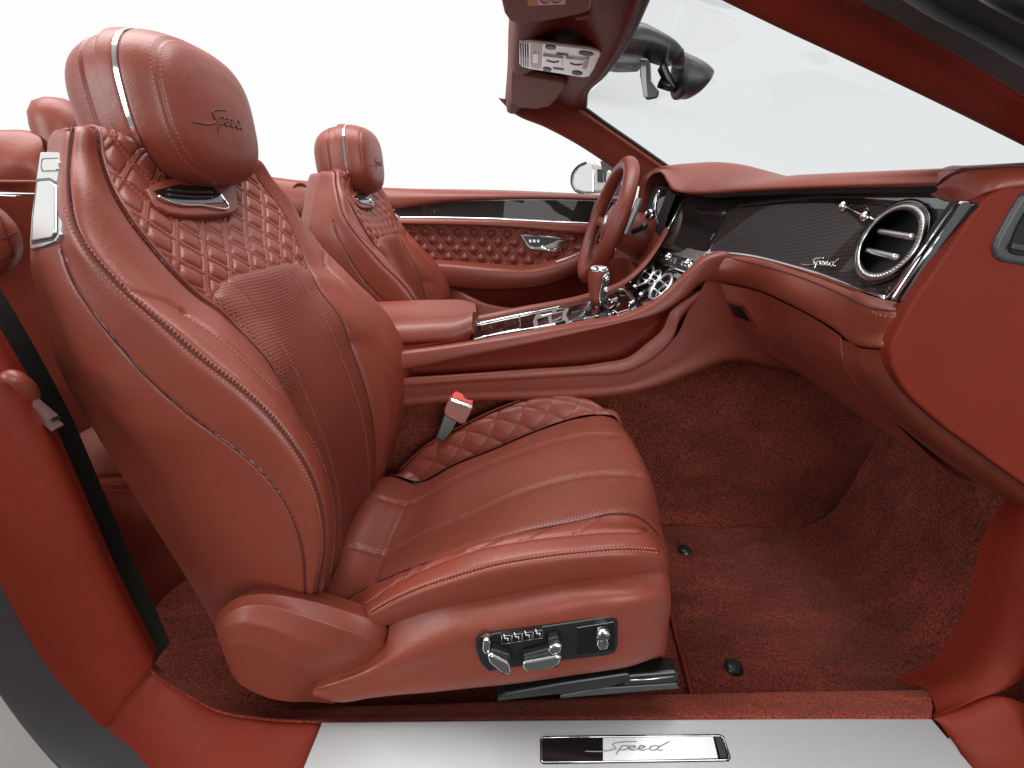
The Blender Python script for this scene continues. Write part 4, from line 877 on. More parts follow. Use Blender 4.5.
# the round vent
vc=onF(888,242,.0); vleft,vright=onF(866,262),onF(909,222); 
def ell(k,n=72,lift=0):
    # ring on the fascia fitted to the round outlet
    c=onF(887,242,lift); ua=(onF(917,210,lift)-onF(857,274,lift))/2; vb_x=(onF(904,262,lift)-onF(870,222,lift))/2
    return [c+ua*k*math.cos(2*math.pi*i/n)+vb_x*k*math.sin(2*math.pi*i/n) for i in range(n)]
_c0=onF(887,242); _ua=(onF(917,210)-onF(857,274))/2; _vb=(onF(904,262)-onF(870,222))/2
_q=np.linalg.lstsq(np.stack([_ua,_vb,fn],1),(FP-_c0).reshape(-1,3).T,rcond=None)[0]; _k=np.hypot(_q[0],_q[1]).reshape(FP.shape[:2])
fa=gobj('fascia',FP,M['weave'],das,mask=_k>1.03)
ve_=empty('air_vent',vc,'round chrome air vent with knurled rim and two slats in the glossy fascia','air vent')
def ringsurf(name,ks,mat,parent):
    P=np.array([ell(k,72,l) for k,l in ks]); P=np.concatenate([P,P[:,:1]],1); return gobj(name,P,mat,parent)
rg=ringsurf('outer_ring',[(1.13,.000),(1.12,.008),(1.06,.0105),(1.0,.010),(.97,.004)],M['blackgloss'],ve_)
rc_=ringsurf('chrome_rim',[(1.02,.004),(1.0,.013),(.955,.018),(.89,.017),(.85,.012)],M['satin'],ve_)
ringsurf('sleeve',[(.85,.012),(.835,.004),(.825,-.008),(.82,-.03)],M['satin'],ve_)
mk=MB(); nk=64
E1=ell(.92,nk,.0175);E2=ell(.842,nk,.006)
for i in range(4,34):
    a_=E1[i];b_=E2[(i+1)%nk]; m_=MB(); mk.add(tube([a_,(a_+b_)/2+fn*.0012,b_],.0011,5))
mk.build('knurling',M['satin'],rc_)
ringsurf('vent_throat',[(.835,.006),(.82,-.025),(.5,-.035),(.02,-.036)],M['dark'],ve_)
for a_,b_ in (((880,231.5),(913,237)),((868,250.5),(896,257))): tobj('slat',spline([onF(*a_,.003),onF((a_[0]+b_[0])/2,(a_[1]+b_[1])/2,.006),onF(*b_,.003)],16),.0036,M['satin'],ve_,n=8,flat=1)
# pull knob beside the vent
pk_=empty('vent_knob',onF(845,205),'small chrome pull knob on a thin rod beside the round vent','knob')
tobj('rod',[onF(847,207,.012),onF(858,213,.012),onF(866,216,.012),onF(874,219,.006)],.0016,M['chrome'],pk_,n=8)
for x,y,r_ in ((844.5,206.5,.0085),(866,216.5,.0075)):
    c_1=onF(x,y,.013); MB().add(lathe([(0,r_*.9),(r_*.6,r_*.75),(r_,.3*r_),(r_*.9,-.3*r_),(r_*.5,-.8*r_),(0,-r_)],c_1,unit(fn*.6+unit(onF(874,219)-onF(845,205))*-.8),A(0,0,1),20)).build('bead',M['chrome'],pk_)
script(lambda x,y:onF(801+38*x,264.5+3.0*x-16*y,.003),.0012,1).build('script_badge',M['chrome'],das)
# leather roll under the fascia
l0=[W(700,256,-.08),W(735,254.8,-.136),W(800,269.5,-.336),W(850,286.5,-.496),W(896,302,-.625)]
l1=cur((700,262,-.115),(735,260,-.165),(798,277,-.365),(846,296,-.515),(885,312,-.632),(898,314,-.645))
l2=cur((701,272,-.125),(738,275,-.175),(792,294,-.37),(838,318,-.515),(866,334,-.61),(893,333,-.645))
l3=cur((703,279,-.115),(741,285.5,-.165),(788,303,-.35),(833,328,-.50),(860,346,-.60),(884,348,-.645))
l4=[p+A(.015,.008,-.004) for p in l3]; 
ext=lambda c,*p:list(c)+[W(*p)]
l0=ext(l0,906,304,-.634); l1=ext(l1,906,315,-.636); l2=ext(l2,903,334,-.636); l3=ext(l3,893,349,-.636); l4=ext(l4,895,350,-.62)
o_,S_,P_=surf('dash_roll',[l0,l1,l2,l3,l4],M['leather'],das,60,140)
P2_=trace_on(P_,[(722,256),(760,265),(800,277),(840,293),(872,308),(899,312)],80)[0]; tobj('seam',P2_+A(-.0005,0,0),.0012,M['thread_dark'],o_,n=6)
seam(P_,[(872,304.5),(885,308.5),(898,310)],o_,gap=.006,r=.0013); seam(P_,[(871,311.5),(884,316),(897,317.5)],o_,gap=.006,r=.0013)
# glove box and knee panel
g0=cur((703,281,-.125),(741,287.5,-.165),(788,305,-.345),(820,322,-.455),(842,337,-.523))
g1=cur((722,311,-.135),(760,325,-.19),(800,345,-.35),(826,357,-.455),(847,366,-.537))
g2=cur((742,331,-.14),(775,347,-.20),(812,370,-.34),(846,388,-.47),(873,399,-.547))
g3=cur((770,356,-.14),(797,370,-.20),(843,402,-.33),(882,430,-.44),(916,452,-.515),(965,480,-.545))
ext=lambda c,*p:list(c)+[W(*p)]
o_,S_,GP=surf('glove_box',[g0,g1,g2,g3,[p+A(.10,.03,.02) for p in g3],[p+A(.30,.06,.10) for p in g3]],M['leather'],das,70,90)
gc_=GP.reshape(-1,3)[((allproj(GP).reshape(-1,2)-A(741,314))**2).sum(1).argmin()]; gnn=toward(GP,gnormals(GP),CAM).reshape(-1,3)[((allproj(GP).reshape(-1,2)-A(741,314))**2).sum(1).argmin()]
hg=plate('glove_box_handle',[(725,300.5),(742,305.5),(757,326),(754,327.5),(733,319)],gc_,gnn,.01,M['leather_dark'],o_,bev=.001,lift=.004)
plate('handle_inlay',[(728,303),(741,307),(751,322),(734,316)],gc_,gnn,.008,M['blackgloss'],hg,bev=.0006,lift=.0055)
tobj('chrome_trim',[WP(x,y,gc_+gnn*.005,gnn) for x,y in [(757,326.5),(742,305.5),(725,300.5)]],.0011,M['chrome'],hg,n=6)
kB_=cur((841,338,-.525),(844,361,-.537),(858,385,-.545),(885,411,-.552),(912,434,-.555),(948,462,-.56),(987,487,-.56),(1026,510.5,-.56),(1082,550,-.56))
kC_=cur((863,348.5,-.60),(866,368,-.607),(885,396,-.61),(912,423,-.61),(945,449,-.61),(983,475,-.61),(1010,494,-.61),(1040,514,-.61),(1090,548,-.61))
kD_=cur((886,350,-.632),(893,372,-.633),(916,403,-.633),(953,436,-.633),(989,462,-.633),(1028,489,-.633),(1054,507,-.633),(1079,524,-.633),(1114,548,-.633))
o_,S_,P_=surf('knee_roll',[[p+A(.03,.06,0) for p in kB_],[p+A(.004,.008,0) for p in kB_],kB_,[a*.5+b*.5+A(-.003,-.005,.001) for a,b in zip(kB_,kC_)],kC_,[a*.5+b*.5+A(-.003,-.004,.001) for a,b in zip(kC_,kD_)],kD_,[p+A(.02,.012,.01) for p in kD_]],M['leather'],das,120,140,sm=8)
tobj('seam',spline([p+A(-.0008,-.0008,0) for p in kB_],90),.0013,M['leather'],o_,n=6)
# panel closing the dash towards the door
ep=spline(cur((890,356,-.655),(890.5,349,-.655),(899,329,-.655),(912,304,-.655),(929,279,-.655),(947,253,-.655),(972,216,-.655),(981,204,-.655),(989,196,-.655),(1000,190,-.655),(1024,185,-.655),(1110,183,-.655)),60,2)
eb=spline(cur((1110,545,-.655),(1085,527,-.655),(1024,484.5,-.655),(979,452,-.655),(934,418,-.655),(903,387,-.655),(892,367,-.655)),40,2)
o_=obj('end_panel',*prism(list(ep)+list(eb),A(0,-1,0),.016),M['leather_dark'],das,smooth=False); bevel(o_,.007,5,30)
sv=plate('side_vent',[(1040,190),(1024,193),(1011,214),(998,238),(994,249),(997,258),(1006,262.5),(1040,268)],W(1012,235,-.659),A(0,-1,0),.015,M['rubber'],das,bev=.004,seg=4)
plate('vent_opening',[(1050,205),(1028,210),(1018,228),(1011,245),(1011,252),(1017,255),(1050,259)],W(1012,235,-.660),A(0,-1,0),.006,M['dark'],sv,bev=.001,lift=.0015)
plate('vent_slat',[(1050,250),(1014,243),(1012,249),(1050,256)],W(1012,235,-.661),A(0,-1,0),.004,M['grey'],sv,bev=.001,lift=.003)
c0_=cur((937,171,-.572),(950,166.3,-.585),(965,165.6,-.595),(990,164.4,-.607),(1024,162.6,-.62),(1110,162,-.63)); c1=cur((936,187,-.592),(944,179,-.60),(960,171.8,-.612),(985,168.8,-.63),(1024,167,-.642),(1110,165,-.648))
c2=cur((938,190,-.597),(950,195.5,-.615),(962,199.3,-.63),(974,196,-.645),(992,189,-.652),(1024,185,-.657),(1110,183,-.66))
o_,S_,P_=surf('corner_strip',[[p+A(.05,.03,-.004) for p in c0_],c0_,[a*.5+b*.5+A(-.002,-.004,.001) for a,b in zip(c0_,c1)],c1,[p+A(.004,.006,-.004) for p in c1]],M['leather'],das,40,70); tobj('seam',spline([p+A(-.001,-.001,.001) for p in c1],60),.0012,M['thread_dark'],o_,n=6)
c1b=[p for p in spline(c1,9)]; c2b=[p for p in spline(c2,9)]
o_,S_,P_=surf('corner_cap',[c1b,[a*.8+b*.2+A(-.003,-.004,0) for a,b in zip(c1b,c2b)],[a*.3+b*.7+A(-.003,-.004,0) for a,b in zip(c1b,c2b)],c2b,[p+A(.01,.02,-.004) for p in c2b]],M['leather'],das,50,70)
# centre screen and its surround
scn=unit(np.cross(W(732,203,-.03)-W(684,205,.12),W(661,243,.10)-W(684,205,.12))); 
sc0=W(697,225,.045)
scs=plate('screen_surround',[(657,246),(682,200),(690,196.5),(740,197),(738,202),(712,250),(704,257)],sc0,scn,.02,M['weave'],das,bev=.001)
plate('centre_screen',[(663,242.5),(685,206),(691,203.5),(731,203),(729,207),(704.5,251)],sc0,scn,.006,M['screen'],scs,bev=.0008,lift=.0018)
tobj('chrome_trim',[WP(x,y,sc0+scn*(.003 if np.dot(scn,CAM-sc0)>0 else -.003),scn) for x,y in [(707,255),(722,229),(735,203)]],.0018,M['chrome'],scs,n=8)
tobj('chrome_trim',[WP(x,y,sc0+scn*(.003 if np.dot(scn,CAM-sc0)>0 else -.003),scn) for x,y in [(659,245),(671,224),(683,202)]],.0016,M['chrome'],scs,n=8)
# control row below the screen and the two round centre vents, on the sloping stack
stn=unit(np.cross(W(701,258,-.10)-W(655,262,.10),W(640,305,-.05)-W(655,262,.10))); stn=stn if np.dot(stn,CAM-W(670,270,0))>0 else -stn
st0=W(672,272,0.0)
stack=plate('control_stack',[(655,247),(700,262),(690,272),(668,292),(648,306),(630,306),(626,296),(640,277)],st0,stn,.015,M['blackgloss'],das,bev=.001,lift=-.002)
plate('chrome_shelf',[(656,243),(660,242),(706,252),(702,259),(697,261),(658,248.5)],st0,stn,.012,M['satin'],stack,bev=.001,lift=.010)
plate('switch_row',[(653,250),(657,247.5),(697,260),(687,271.5),(653,259)],st0,stn,.008,M['black'],stack,bev=.001,lift=.004)
for x,y,r_ in ((657,253,.008),(669,257,.010),(688,263.5,.009)):
    c_1=WP(x,y,st0+stn*.006,stn); b_=MB().add(lathe([(0,.010),(r_*.7,.010),(r_,.006),(r_*1.1,0)],c_1,stn,A(0,0,1),20)).build('rotary_knob',M['chrome'],stack); MB().add(lathe([(0,.0105),(r_*.45,.0105),(r_*.5,.009)],c_1,stn,A(0,0,1),16)).build('knob_cap',M['black'],b_)
for q in ([(661,253),(664,254),(662,258.5),(659.5,257.5)],[(673,257),(676,258),(674,263),(671.5,262)],[(678,258.5),(683,260),(681,265),(676,263.5)],[(690,262),(694,263),(690,268.5),(687,267.5)]): plate('switch',q,st0,stn,.006,M['chrome'],stack,bev=.0008,lift=.007)
plate('chrome_base',[(653,259.5),(686,271.5),(689,270),(691,267.5),(687,273.5),(652,261)],st0,stn,.006,M['chrome'],stack,bev=.0006,lift=.006)
SF=Surf([[WP(x,y,st0,stn) for x,y in ((626,300),(700,262))],[WP(x,y,st0,stn) for x,y in ((620,280),(660,240))]])
def vring(cx,cy,ax_,ay_,ang,name,r=.0046):
    pts=[]
    for i in range(48):
        w=2*math.pi*i/48; dx=ax_*math.cos(w); dy=ay_*math.sin(w); x=cx+dx*math.cos(ang)-dy*math.sin(ang); y=cy+dx*math.sin(ang)+dy*math.cos(ang); pts.append(WP(x,y,st0+stn*.005,stn))
    o=obj(name,*tube(pts,r,8,closed=True),M['satin'],stack); c=np.mean(pts,0)
    P=np.array([[p-stn*.004 for p in pts+pts[:1]],[c*.9+p*.1-stn*.02 for p in pts+pts[:1]],[c-stn*.02 for p in pts+pts[:1]]]); gobj('vent_throat',P,M['black'],o)
    for f_ in (-.35,.3):
        a0=WP(cx+f_*ax_*math.cos(ang)-.85*ay_*math.sin(-ang)*0-math.sin(ang)*ay_*.9,cy+f_*ax_*math.sin(ang)+math.cos(ang)*ay_*.9,st0+stn*.004,stn); a1=WP(cx+f_*ax_*math.cos(ang)+math.sin(ang)*ay_*.9,cy+f_*ax_*math.sin(ang)-math.cos(ang)*ay_*.9,st0+stn*.004,stn); tobj('slat',[a0,a1],.0022,M['satin'],o,n=6)
    return o
vring(646,276,11,4.6,math.radians(-52),'centre_vent'); vring(655,277.5,8.5,3.4,math.radians(-52),'clock_ring',.0028); vring(661,287,15.5,6.2,math.radians(-50),'centre_vent')
for x,y in ((630,282),(635,287),(641,295)):
    c_1=WP(x,y,st0+stn*.01,stn); MB().add(lathe([(0,.007),(.005,.0055),(.007,0),(.005,-.0055),(0,-.007)],c_1,stn,A(0,0,1),16)).build('organ_stop',M['chrome'],stack)
plate('ashtray_lid',[(634,303),(652,299),(649,304),(637,307)],st0,stn,.006,M['chrome'],stack,bev=.0015,lift=.004)
# ================================================================== steering wheel
sw_=empty('steering_wheel',A(.30,.38,.80),'red leather steering wheel in front of the far seat','steering wheel')
wc=A(.294,.38,.825); wn=unit(A(-math.cos(math.radians(18)),0,math.sin(math.radians(18)))); wu=unit(A(math.sin(math.radians(18)),0,math.cos(math.radians(18)))); wy=A(0,1,0); WR=.172
rim=[wc+wu*WR*math.cos(t_)+wy*WR*math.sin(t_) for t_ in np.linspace(0,2*math.pi,96,endpoint=False)]
obj('rim',*tube(rim,.0225,16,closed=True),M['leather'],sw_)
hubp=[(0,.036),(.03,.034),(.055,.026),(.068,.012),(.07,-.004),(.06,-.02)]
hb3=MB().add(lathe(hubp,wc-wn*.03,wn,wu,40)).build('hub',M['leather'],sw_)
MB().add(lathe([(0,.0385),(.018,.038),(.021,.036),(.022,.032)],wc-wn*.03,wn,wu,28)).build('emblem',M['satin'],hb3)
tobj('chrome_ring',[wc-wn*.03+wn*.022+(wu*math.cos(t_)+wy*math.sin(t_))*.0615 for t_ in np.linspace(0,2*math.pi,60)],.0014,M['chrome'],hb3,n=6)
for an in (90,-90,180):
    d_=wu*math.cos(math.radians(an))+wy*math.sin(math.radians(an)); t2=np.cross(wn,d_)
    sp_=[wc+d_*.055-wn*.03,wc+d_*.10-wn*.02,wc+d_*(WR-.008)]
    mbs=MB(); V,f=tube(spline(sp_,16),[.022-.008*math.sin(i/15*math.pi) for i in range(16)],12,flat=.35,up=wn); mbs.add((V,f)); o_=mbs.build('spoke',M['leather'],sw_)
for s2 in (1,-1): 
    c_1=wc+wy*s2*.115-wn*.045+wu*.035; obj('paddle',*rbox(c_1,wy,wu,wn,.055,.10,.006),M['black'],sw_,smooth=False); obj('paddle_trim',*rbox(c_1+wn*.004,wy,wu,wn,.006,.10,.003),M['chrome'],bpy.data.objects['paddle'] if s2==1 else sw_.children[-1],smooth=False)
cl=empty('steering_column',A(.4,.38,.75),'red leather steering column shroud with black stalks behind the wheel','steering column')
ce_=wc-wn*.05; V,f=tube(spline([ce_,ce_-wn*.06-wu*.005,ce_-wn*.22-wu*.02],14),[.052+.016*i/13 for i in range(14)],20,flat=1.15); obj('shroud',V,f,M['leather'],cl)
for s2 in (1,-1): 
    tobj('stalk',[ce_-wn*.03+wy*s2*.05,ce_-wn*.035+wy*s2*.10+wu*.01,ce_-wn*.03+wy*s2*.15+wu*.02],[.008,.007,.009],M['black'],cl,n=10)
kp=surf('knee_bolster',[cur((600,262,.56),(625,258,.40),(640,270,.20),(648,268,.14)),cur((606,276,.56),(625,276,.40),(634,282,.20),(642,276,.14)),cur((600,300,.6),(616,300,.42),(622,298,.2),(632,290,.13))],M['leather'],das,30,40)
surf('lower_dash',[cur((620,215,.60),(642,222,.50),(656,232,.26),(664,242,.12)),cur((618,240,.58),(636,246,.46),(650,252,.24),(656,256,.115)),cur((612,262,.56),(630,262,.42),(643,268,.22),(647,272,.115))],M['leather'],das,30,40)
# ================================================================== driver's door
dd=empty('driver_door',(-.1,.75,.4),'closed far door with quilted red leather card, gloss black strip and chrome handle','car door')
DY=.72
t0_=cur((240,174,.80),(320,183,.80),(382,188,.80),(440,189,.80),(497,190,.80),(560,192.5,.80),(620,196,.80))
t1_=cur((240,178,.725),(320,187,.725),(380,190,.725),(440,191.5,.725),(497,192.5,.725),(560,194.5,.725),(620,197.5,.725))
t2_=cur((240,215,.71),(320,215,.71),(392,209,.71),(440,202.5,.71),(497,199.5,.71),(560,199,.71),(620,201,.71))
surf('top_rail',[t0_,t1_,[a*.5+b*.5+A(0,-.012,0) for a,b in zip(t1_,t2_)],t2_,[p+A(0,.02,-.003) for p in t2_]],M['leather'],dd,40,80,pt=A(0,0,1.5))
m1=cur((392,210.5,.72),(402,208,.72),(440,203,.72),(497,200.5,.72),(560,200,.72),(620,202,.72)); m2=cur((398,216,.715),(406,217,.715),(440,217.3,.715),(497,218.5,.715),(560,221,.715),(620,224,.715))
surf('gloss_strip',[m1,m2],M['weave'],dd,20,60)
tobj('chrome_trim',spline(cur((398,217.5,.71),(450,218,.71),(521,220,.71),(560,222,.71),(620,225,.71)),50),.0045,M['chrome'],dd,n=8)
n1=cur((395,218,.70),(450,219.5,.695),(521,221.5,.695),(560,223.5,.695),(620,226.5,.695)); n2=cur((395,223.5,.69),(450,224.5,.69),(521,227.5,.69),(560,231,.69),(620,236,.69))
surf('mid_rail',[[p+A(0,.03,0) for p in n1],n1,n2,[p+A(0,.03,-.004) for p in n2]],M['leather'],dd,20,60)
qa=cur((392,222,.72),(450,223,.72),(521,226,.72),(560,229,.72),(615,234,.72)); qb_=cur((392,268,.72),(450,268,.72),(521,268,.72),(560,266,.72),(615,262,.72))
S=Surf([qa,qb_]); P=S.grid(0,1,150,460); d=elen(P); a_=d[0]; b_=d[2]
QS=.064; p_=(a_+b_)/QS; q_=(a_-b_)/QS
def dq(e):
    e=np.abs(e-np.round(e)); return e
e1_,e2_=dq(p_),dq(q_); bd_=.20
inn=lambda e:np.clip((e-bd_)/(.5-bd_),0,1)**.6
ba=lambda e:np.where(e<bd_,.35*np.abs(np.cos(e/bd_*math.pi))**.7,0)
h=.013*np.where((e1_<bd_)|(e2_<bd_),np.maximum(ba(e1_)*(e1_<bd_),ba(e2_)*(e2_<bd_)),.1+np.sqrt(inn(e1_)*inn(e2_)))
N=toward(P,gnormals(P),CAM); gobj('quilted_card',P+N*h[...,None],M['leather'],dd)
ra_=cur((400,258,.70),(450,261.5,.68),(497,265,.67),(530,266,.67),(556,260,.67),(583,250.5,.67),(610,240,.67)); rb_=cur((400,263,.66),(450,266,.64),(497,270,.63),(530,271,.63),(558,265,.63),(585,255.5,.63),(612,246,.63)); rc2=cur((400,281,.665),(455,286.5,.645),(509,287.5,.635),(544,284,.635),(565,277,.635),(585,269,.635),(612,258,.635))
o_,S_,P_=surf('armrest',[[p+A(0,.05,0) for p in ra_],ra_,rb_,rc2,[p+A(0,.07,-.005) for p in rc2]],M['leather'],dd,40,90)
tobj('armrest_highlight',spline(cur((556,262,.652),(570,257,.652),(583,252,.652)),20),.0035,M['satin'],o_,n=6)  # bright satin tube drawn as the highlight on the armrest edge
la=cur((392,275,.72),(455,283,.72),(509,285,.72),(544,281,.72),(585,266,.72),(690,240,.72)); lb_=cur((392,330,.74),(455,330,.74),(509,330,.74),(544,330,.74),(585,330,.74),(690,330,.74))
surf('lower_card',[la,lb_],M['leather_dark'],dd,20,60)
pk0=cur((440,286,.68),(457,290,.66),(470,297,.64),(486,304,.63),(510,308.5,.63),(545,309,.63)); pk1=cur((436,295,.67),(452,300,.655),(468,306,.63),(488,311,.62),(510,313,.62),(545,313,.62))
surf('pocket_rim',[[p+A(0,.02,0) for p in pk0],pk0,pk1,[p+A(0,.0,-.2) for p in pk1]],M['leather'],dd,30,60)
dh0=W(545,242,.70); dhn=A(.08,-1,.22)
dh=plate('door_handle',[(520,234.5),(524,233.5),(545,235.5),(566,237),(568,239),(561,250),(556,252),(535,249.5),(528,247.5)],dh0,dhn,.02,M['chrome'],dd,bev=.003,seg=3)
plate('handle_cup',[(523,236),(545,237),(563,239),(556,245),(535,247),(529,245)],dh0,dhn,.01,M['black'],dh,bev=.002,lift=.0015)
plate('pull_lever',[(541,246),(556,240),(565,239.5),(560,247),(550,250)],dh0,dhn,.012,M['chrome'],dh,bev=.004,seg=3,lift=.010)
for x in (529,533,537): plate('lock_button',[(x,239.5),(x+2.4,239.6),(x+2.6,242.5),(x+.3,242.4)],dh0,dhn,.004,M['satin'],dh,bev=.0006,lift=.004)
# wing mirror outside the far door
WM=W(592,177,.98); mn=unit(A(-.75,-.66,.02))
wm=plate('wing_mirror',[(571,181),(572,173),(577,165.5),(585,161.5),(595,160.5),(604,164),(611,170),(612,188),(604,193),(585,194),(575,191)],WM,mn,.09,M['paint'],dd,bev=.02,seg=5)
plate('mirror_glass',[(573,182),(574,174),(579,167),(586,163.5),(592,163),(594,170),(593,192),(584,192),(576,189.5)],WM,mn,.01,M['mirror'],wm,bev=.003,lift=.006)
tobj('mirror_rim',spline([WP(x,y,WM+mn*.007,mn) for x,y in [(586,162.5),(578,166.5),(572.5,174),(571.5,182),(575,190),(584,193.5)]],40),.005,M['grey'],wm,n=8)
plate('indicator_lamp',[(597,169),(603,169.5),(604,182),(597,182)],WM,mn,.01,M['blackgloss'],wm,bev=.002,lift=.004)
plate('mirror_foot',[(600,161),(608,160),(620,176),(622,196),(608,196)],W(608,178,.92),unit(A(-.4,-.9,0)),.02,M['black'],wm,bev=.003)
# far rear quarter trim between the two seats
qt=empty('quarter_trim',W(280,190,.74),'red leather quarter trim with round speaker seen between the two front seats','rear trim')
f0=cur((225,172,.80),(262,177,.80),(310,181,.80),(345,183,.80)); f1=cur((225,175,.73),(262,180,.73),(310,184,.73),(345,186,.73)); f2=cur((225,205,.72),(262,203,.72),(285,206,.72),(310,213,.72),(345,220,.72))
surf('upper_trim',[f0,f1,f2,[p+A(0,.04,-.01) for p in f2]],M['leather'],qt,30,40,pt=A(-.5,-.3,1.5))
f3=cur((225,214,.78),(262,212,.78),(310,216,.78),(345,226,.78)); f4=cur((225,300,.75),(262,300,.75),(310,300,.75),(345,300,.75)); surf('lower_trim',[f2 and cur((225,200,.77),(262,200,.77),(310,206,.77),(345,214,.77)),f4],M['leather_dark'],qt,20,30)
sc_=W(302,193,.722); spk=MB().add(lathe([(.034,-.004),(.036,.004),(.031,.006),(.029,.002)],sc_,A(0,-1,.05),A(0,0,1),32)).build('speaker',M['leather_dark'],qt); MB().add(lathe([(.0,.001),(.030,.001)],sc_,A(0,-1,.05),A(0,0,1),32)).build('speaker_mesh',M['grille'],spk)
# ================================================================== windscreen frame
wf=empty('windscreen_frame',(.25,0,1.1),'red leather trimmed windscreen frame with pillars, header rail and glass','windscreen')
# far pillar
fp0=cur((498,98,.60),(512,112,.60),(545,127,.62),(575,143,.63),(606,163,.64),(640,187,.65)); fp1=cur((520,100,.56),(545,108,.57),(580,122,.58),(610,141,.59),(640,160,.60),(672,181,.61)); fp2=cur((560,95,.545),(580,107,.555),(601,122,.57),(630,142,.585),(660,163,.60),(690,184,.61))
surf('pillar',[[p+A(.06,.06,.0) for p in fp0],fp0,fp1,fp2,[p+A(.015,.02,.004) for p in fp2]],M['leather'],wf,40,60)
tobj('glass_seal',spline([p+A(.006,.0,.003) for p in fp2],60),.007,M['rubber'],wf,n=8,flat=.7)
# header rail seen from below, running across the car
hx=cur((508,112,.60),(511,86,.30),(513,58,.0),(514,25,-.22),(497,-20,-.42),(440,-150,-.62))
hxm=cur((545,116,.58),(548,92,.30),(556,66,.0),(566,32,-.22),(572,-10,-.42),(580,-150,-.62))
hxf=cur((583,108,.56),(584,94,.30),(602,75,.0),(622,45,-.22),(641,0,-.42),(680,-110,-.62))
for c in (hx,hxm,hxf): pass
hz=[a*.5+b*.5+A(0,0,.022) for a,b in zip(hx,hxf)]
def hplane(i,l):
    n=unit(np.cross(hxf[i]-hx[i],hx[i-1]-hx[i+1])); n=n if n[2]<0 else -n; return (hx[i]+hxf[i])*.5+n*l,n
surf('header_rail',[[p+A(-.01,0,.035) for p in hx],hx,hz,hxf,[p+A(.01,0,.014) for p in hxf],[p+A(-.02,0,.05) for p in hxf]],M['leather_dark'],wf,50,100)
tobj('glass_seal',spline([p+A(.006,0,.006) for p in hxf],60),.008,M['rubber'],wf,n=8,flat=.7)
cp=cur((511.5,75,.25),(545,80,.25),(574,84,.25)); 
pad=plate('lower_pad',[(511,74),(520,75),(564,83),(566,86),(556,100),(548,107),(535,109.5),(514,107),(510,103)],*hplane(1,.010),.014,M['leather_light'],wf,bev=.004,seg=3)
obj('latch',*rbox(W(515,110,.62),A(1,0,-.3),A(0,1,0),A(.3,0,1),.05,.03,.02),M['black'],wf,smooth=False)
# near pillar
np0=cur((690,-18,-.52),(712,-5,-.53),(760,19,-.55),(860,66,-.58),(960,114,-.61),(1024,146,-.625),(1100,184,-.64)); np1=cur((770,-40,-.60),(810,-10,-.61),(860,20,-.62),(930,62,-.635),(1000,105,-.65),(1060,140,-.655),(1130,180,-.66)); np2=cur((820,-50,-.64),(850,-6,-.645),(893,20,-.65),(950,52,-.655),(1024,96,-.665),(1080,130,-.67),(1140,165,-.675))
surf('pillar',[[p+A(.03,.05,.02) for p in np0],[p+A(.006,.012,.006) for p in np0],np0,np1,np2,[p+A(.01,.01,.01) for p in np2]],M['leather_dark'],wf,50,80)
# weather strips along the near pillar
s0=cur((820,-50,-.648),(850,-7,-.65),(893,19,-.655),(950,51,-.66),(1024,95,-.67),(1140,163,-.68)); sA=cur((870,-40,-.675),(895,-6,-.675),(925,14,-.68),(970,37,-.685),(1024,68,-.69),(1140,130,-.70)); sB=cur((900,-40,-.67),(915,-10,-.672),(945,10,-.675),(985,30,-.68),(1024,50,-.685),(1140,110,-.69)); sC=cur((930,-40,-.70),(960,-14,-.70),(985,4,-.705),(1024,24,-.71),(1140,80,-.72)); sD=cur((990,-40,-.70),(1010,-10,-.70),(1030,4,-.705),(1140,50,-.72))
surf('weather_seal',[s0,[a*.5+b*.5+A(0,-.012,0) for a,b in zip(s0,sA)],sA,sB],M['rubber'],wf,40,60)
surf('outer_seal',[sB,[a*.5+b*.5+A(0,-.010,0) for a,b in zip(sB,sC)],sC,[p+A(.01,.02,.01) for p in sC],sD],M['rubber'],wf,40,60)
# glass
def bow(a,b,k): return [a,a*.5+b*.5+A(.3*k,0,.9*k),b]
gl_cols=[[p+A(.010,.0,.004) for p in fp2],bow(hxf[1]+A(.012,0,.006),A(.92,.36,.93),.035),bow(hxf[2]+A(.012,0,.006),A(1.04,.05,.93),.045),bow(hxf[3]+A(.012,0,.006),A(1.02,-.2,.93),.045),bow(hxf[4]+A(.012,0,.006),A(.90,-.42,.93),.03),[p+A(.006,.012,.006) for p in np0[1:]]]
surf('glass',gl_cols,M['glass'],wf,60,50,sm=8)
# sun visor
vs=empty('sun_visor',W(540,10,-.25),'folded red leather sun visor with small warning sticker at the top edge','sun visor')
vz,vn=hplane(3,.022)
vb2=plate('visor_pad',[(488,-60),(497,-15),(504,14),(509,21),(520,24),(545,21.5),(580,15),(590,12),(591,-10),(596,-60)],vz,vn,.018,M['leather_light'],vs,bev=.004,seg=3)
plate('sticker',[(527,-6),(565,-6),(565.5,4.5),(528,6)],vz,vn,.002,M['white'],vb2,bev=.0002,lift=.0006)
plate('sticker_end',[(526,-6),(536,-6),(538,5.2),(528.5,6)],vz,vn,.002,M['amber'],vb2,bev=.0002,lift=.0009)
for cx in (545,556):
    tobj('sticker_ring',[WP(cx+5*math.cos(w_),-1+4*math.sin(w_),vz+vn*.001,vn) for w_ in np.linspace(0,2*math.pi,30)],.0006,M['signred'],vb2,n=5)
plate('hinge_clip',[(574,18),(590,14.5),(590,19),(576,21)],vz,vn,.014,M['leather_dark'],vs,bev=.002,lift=-.004)
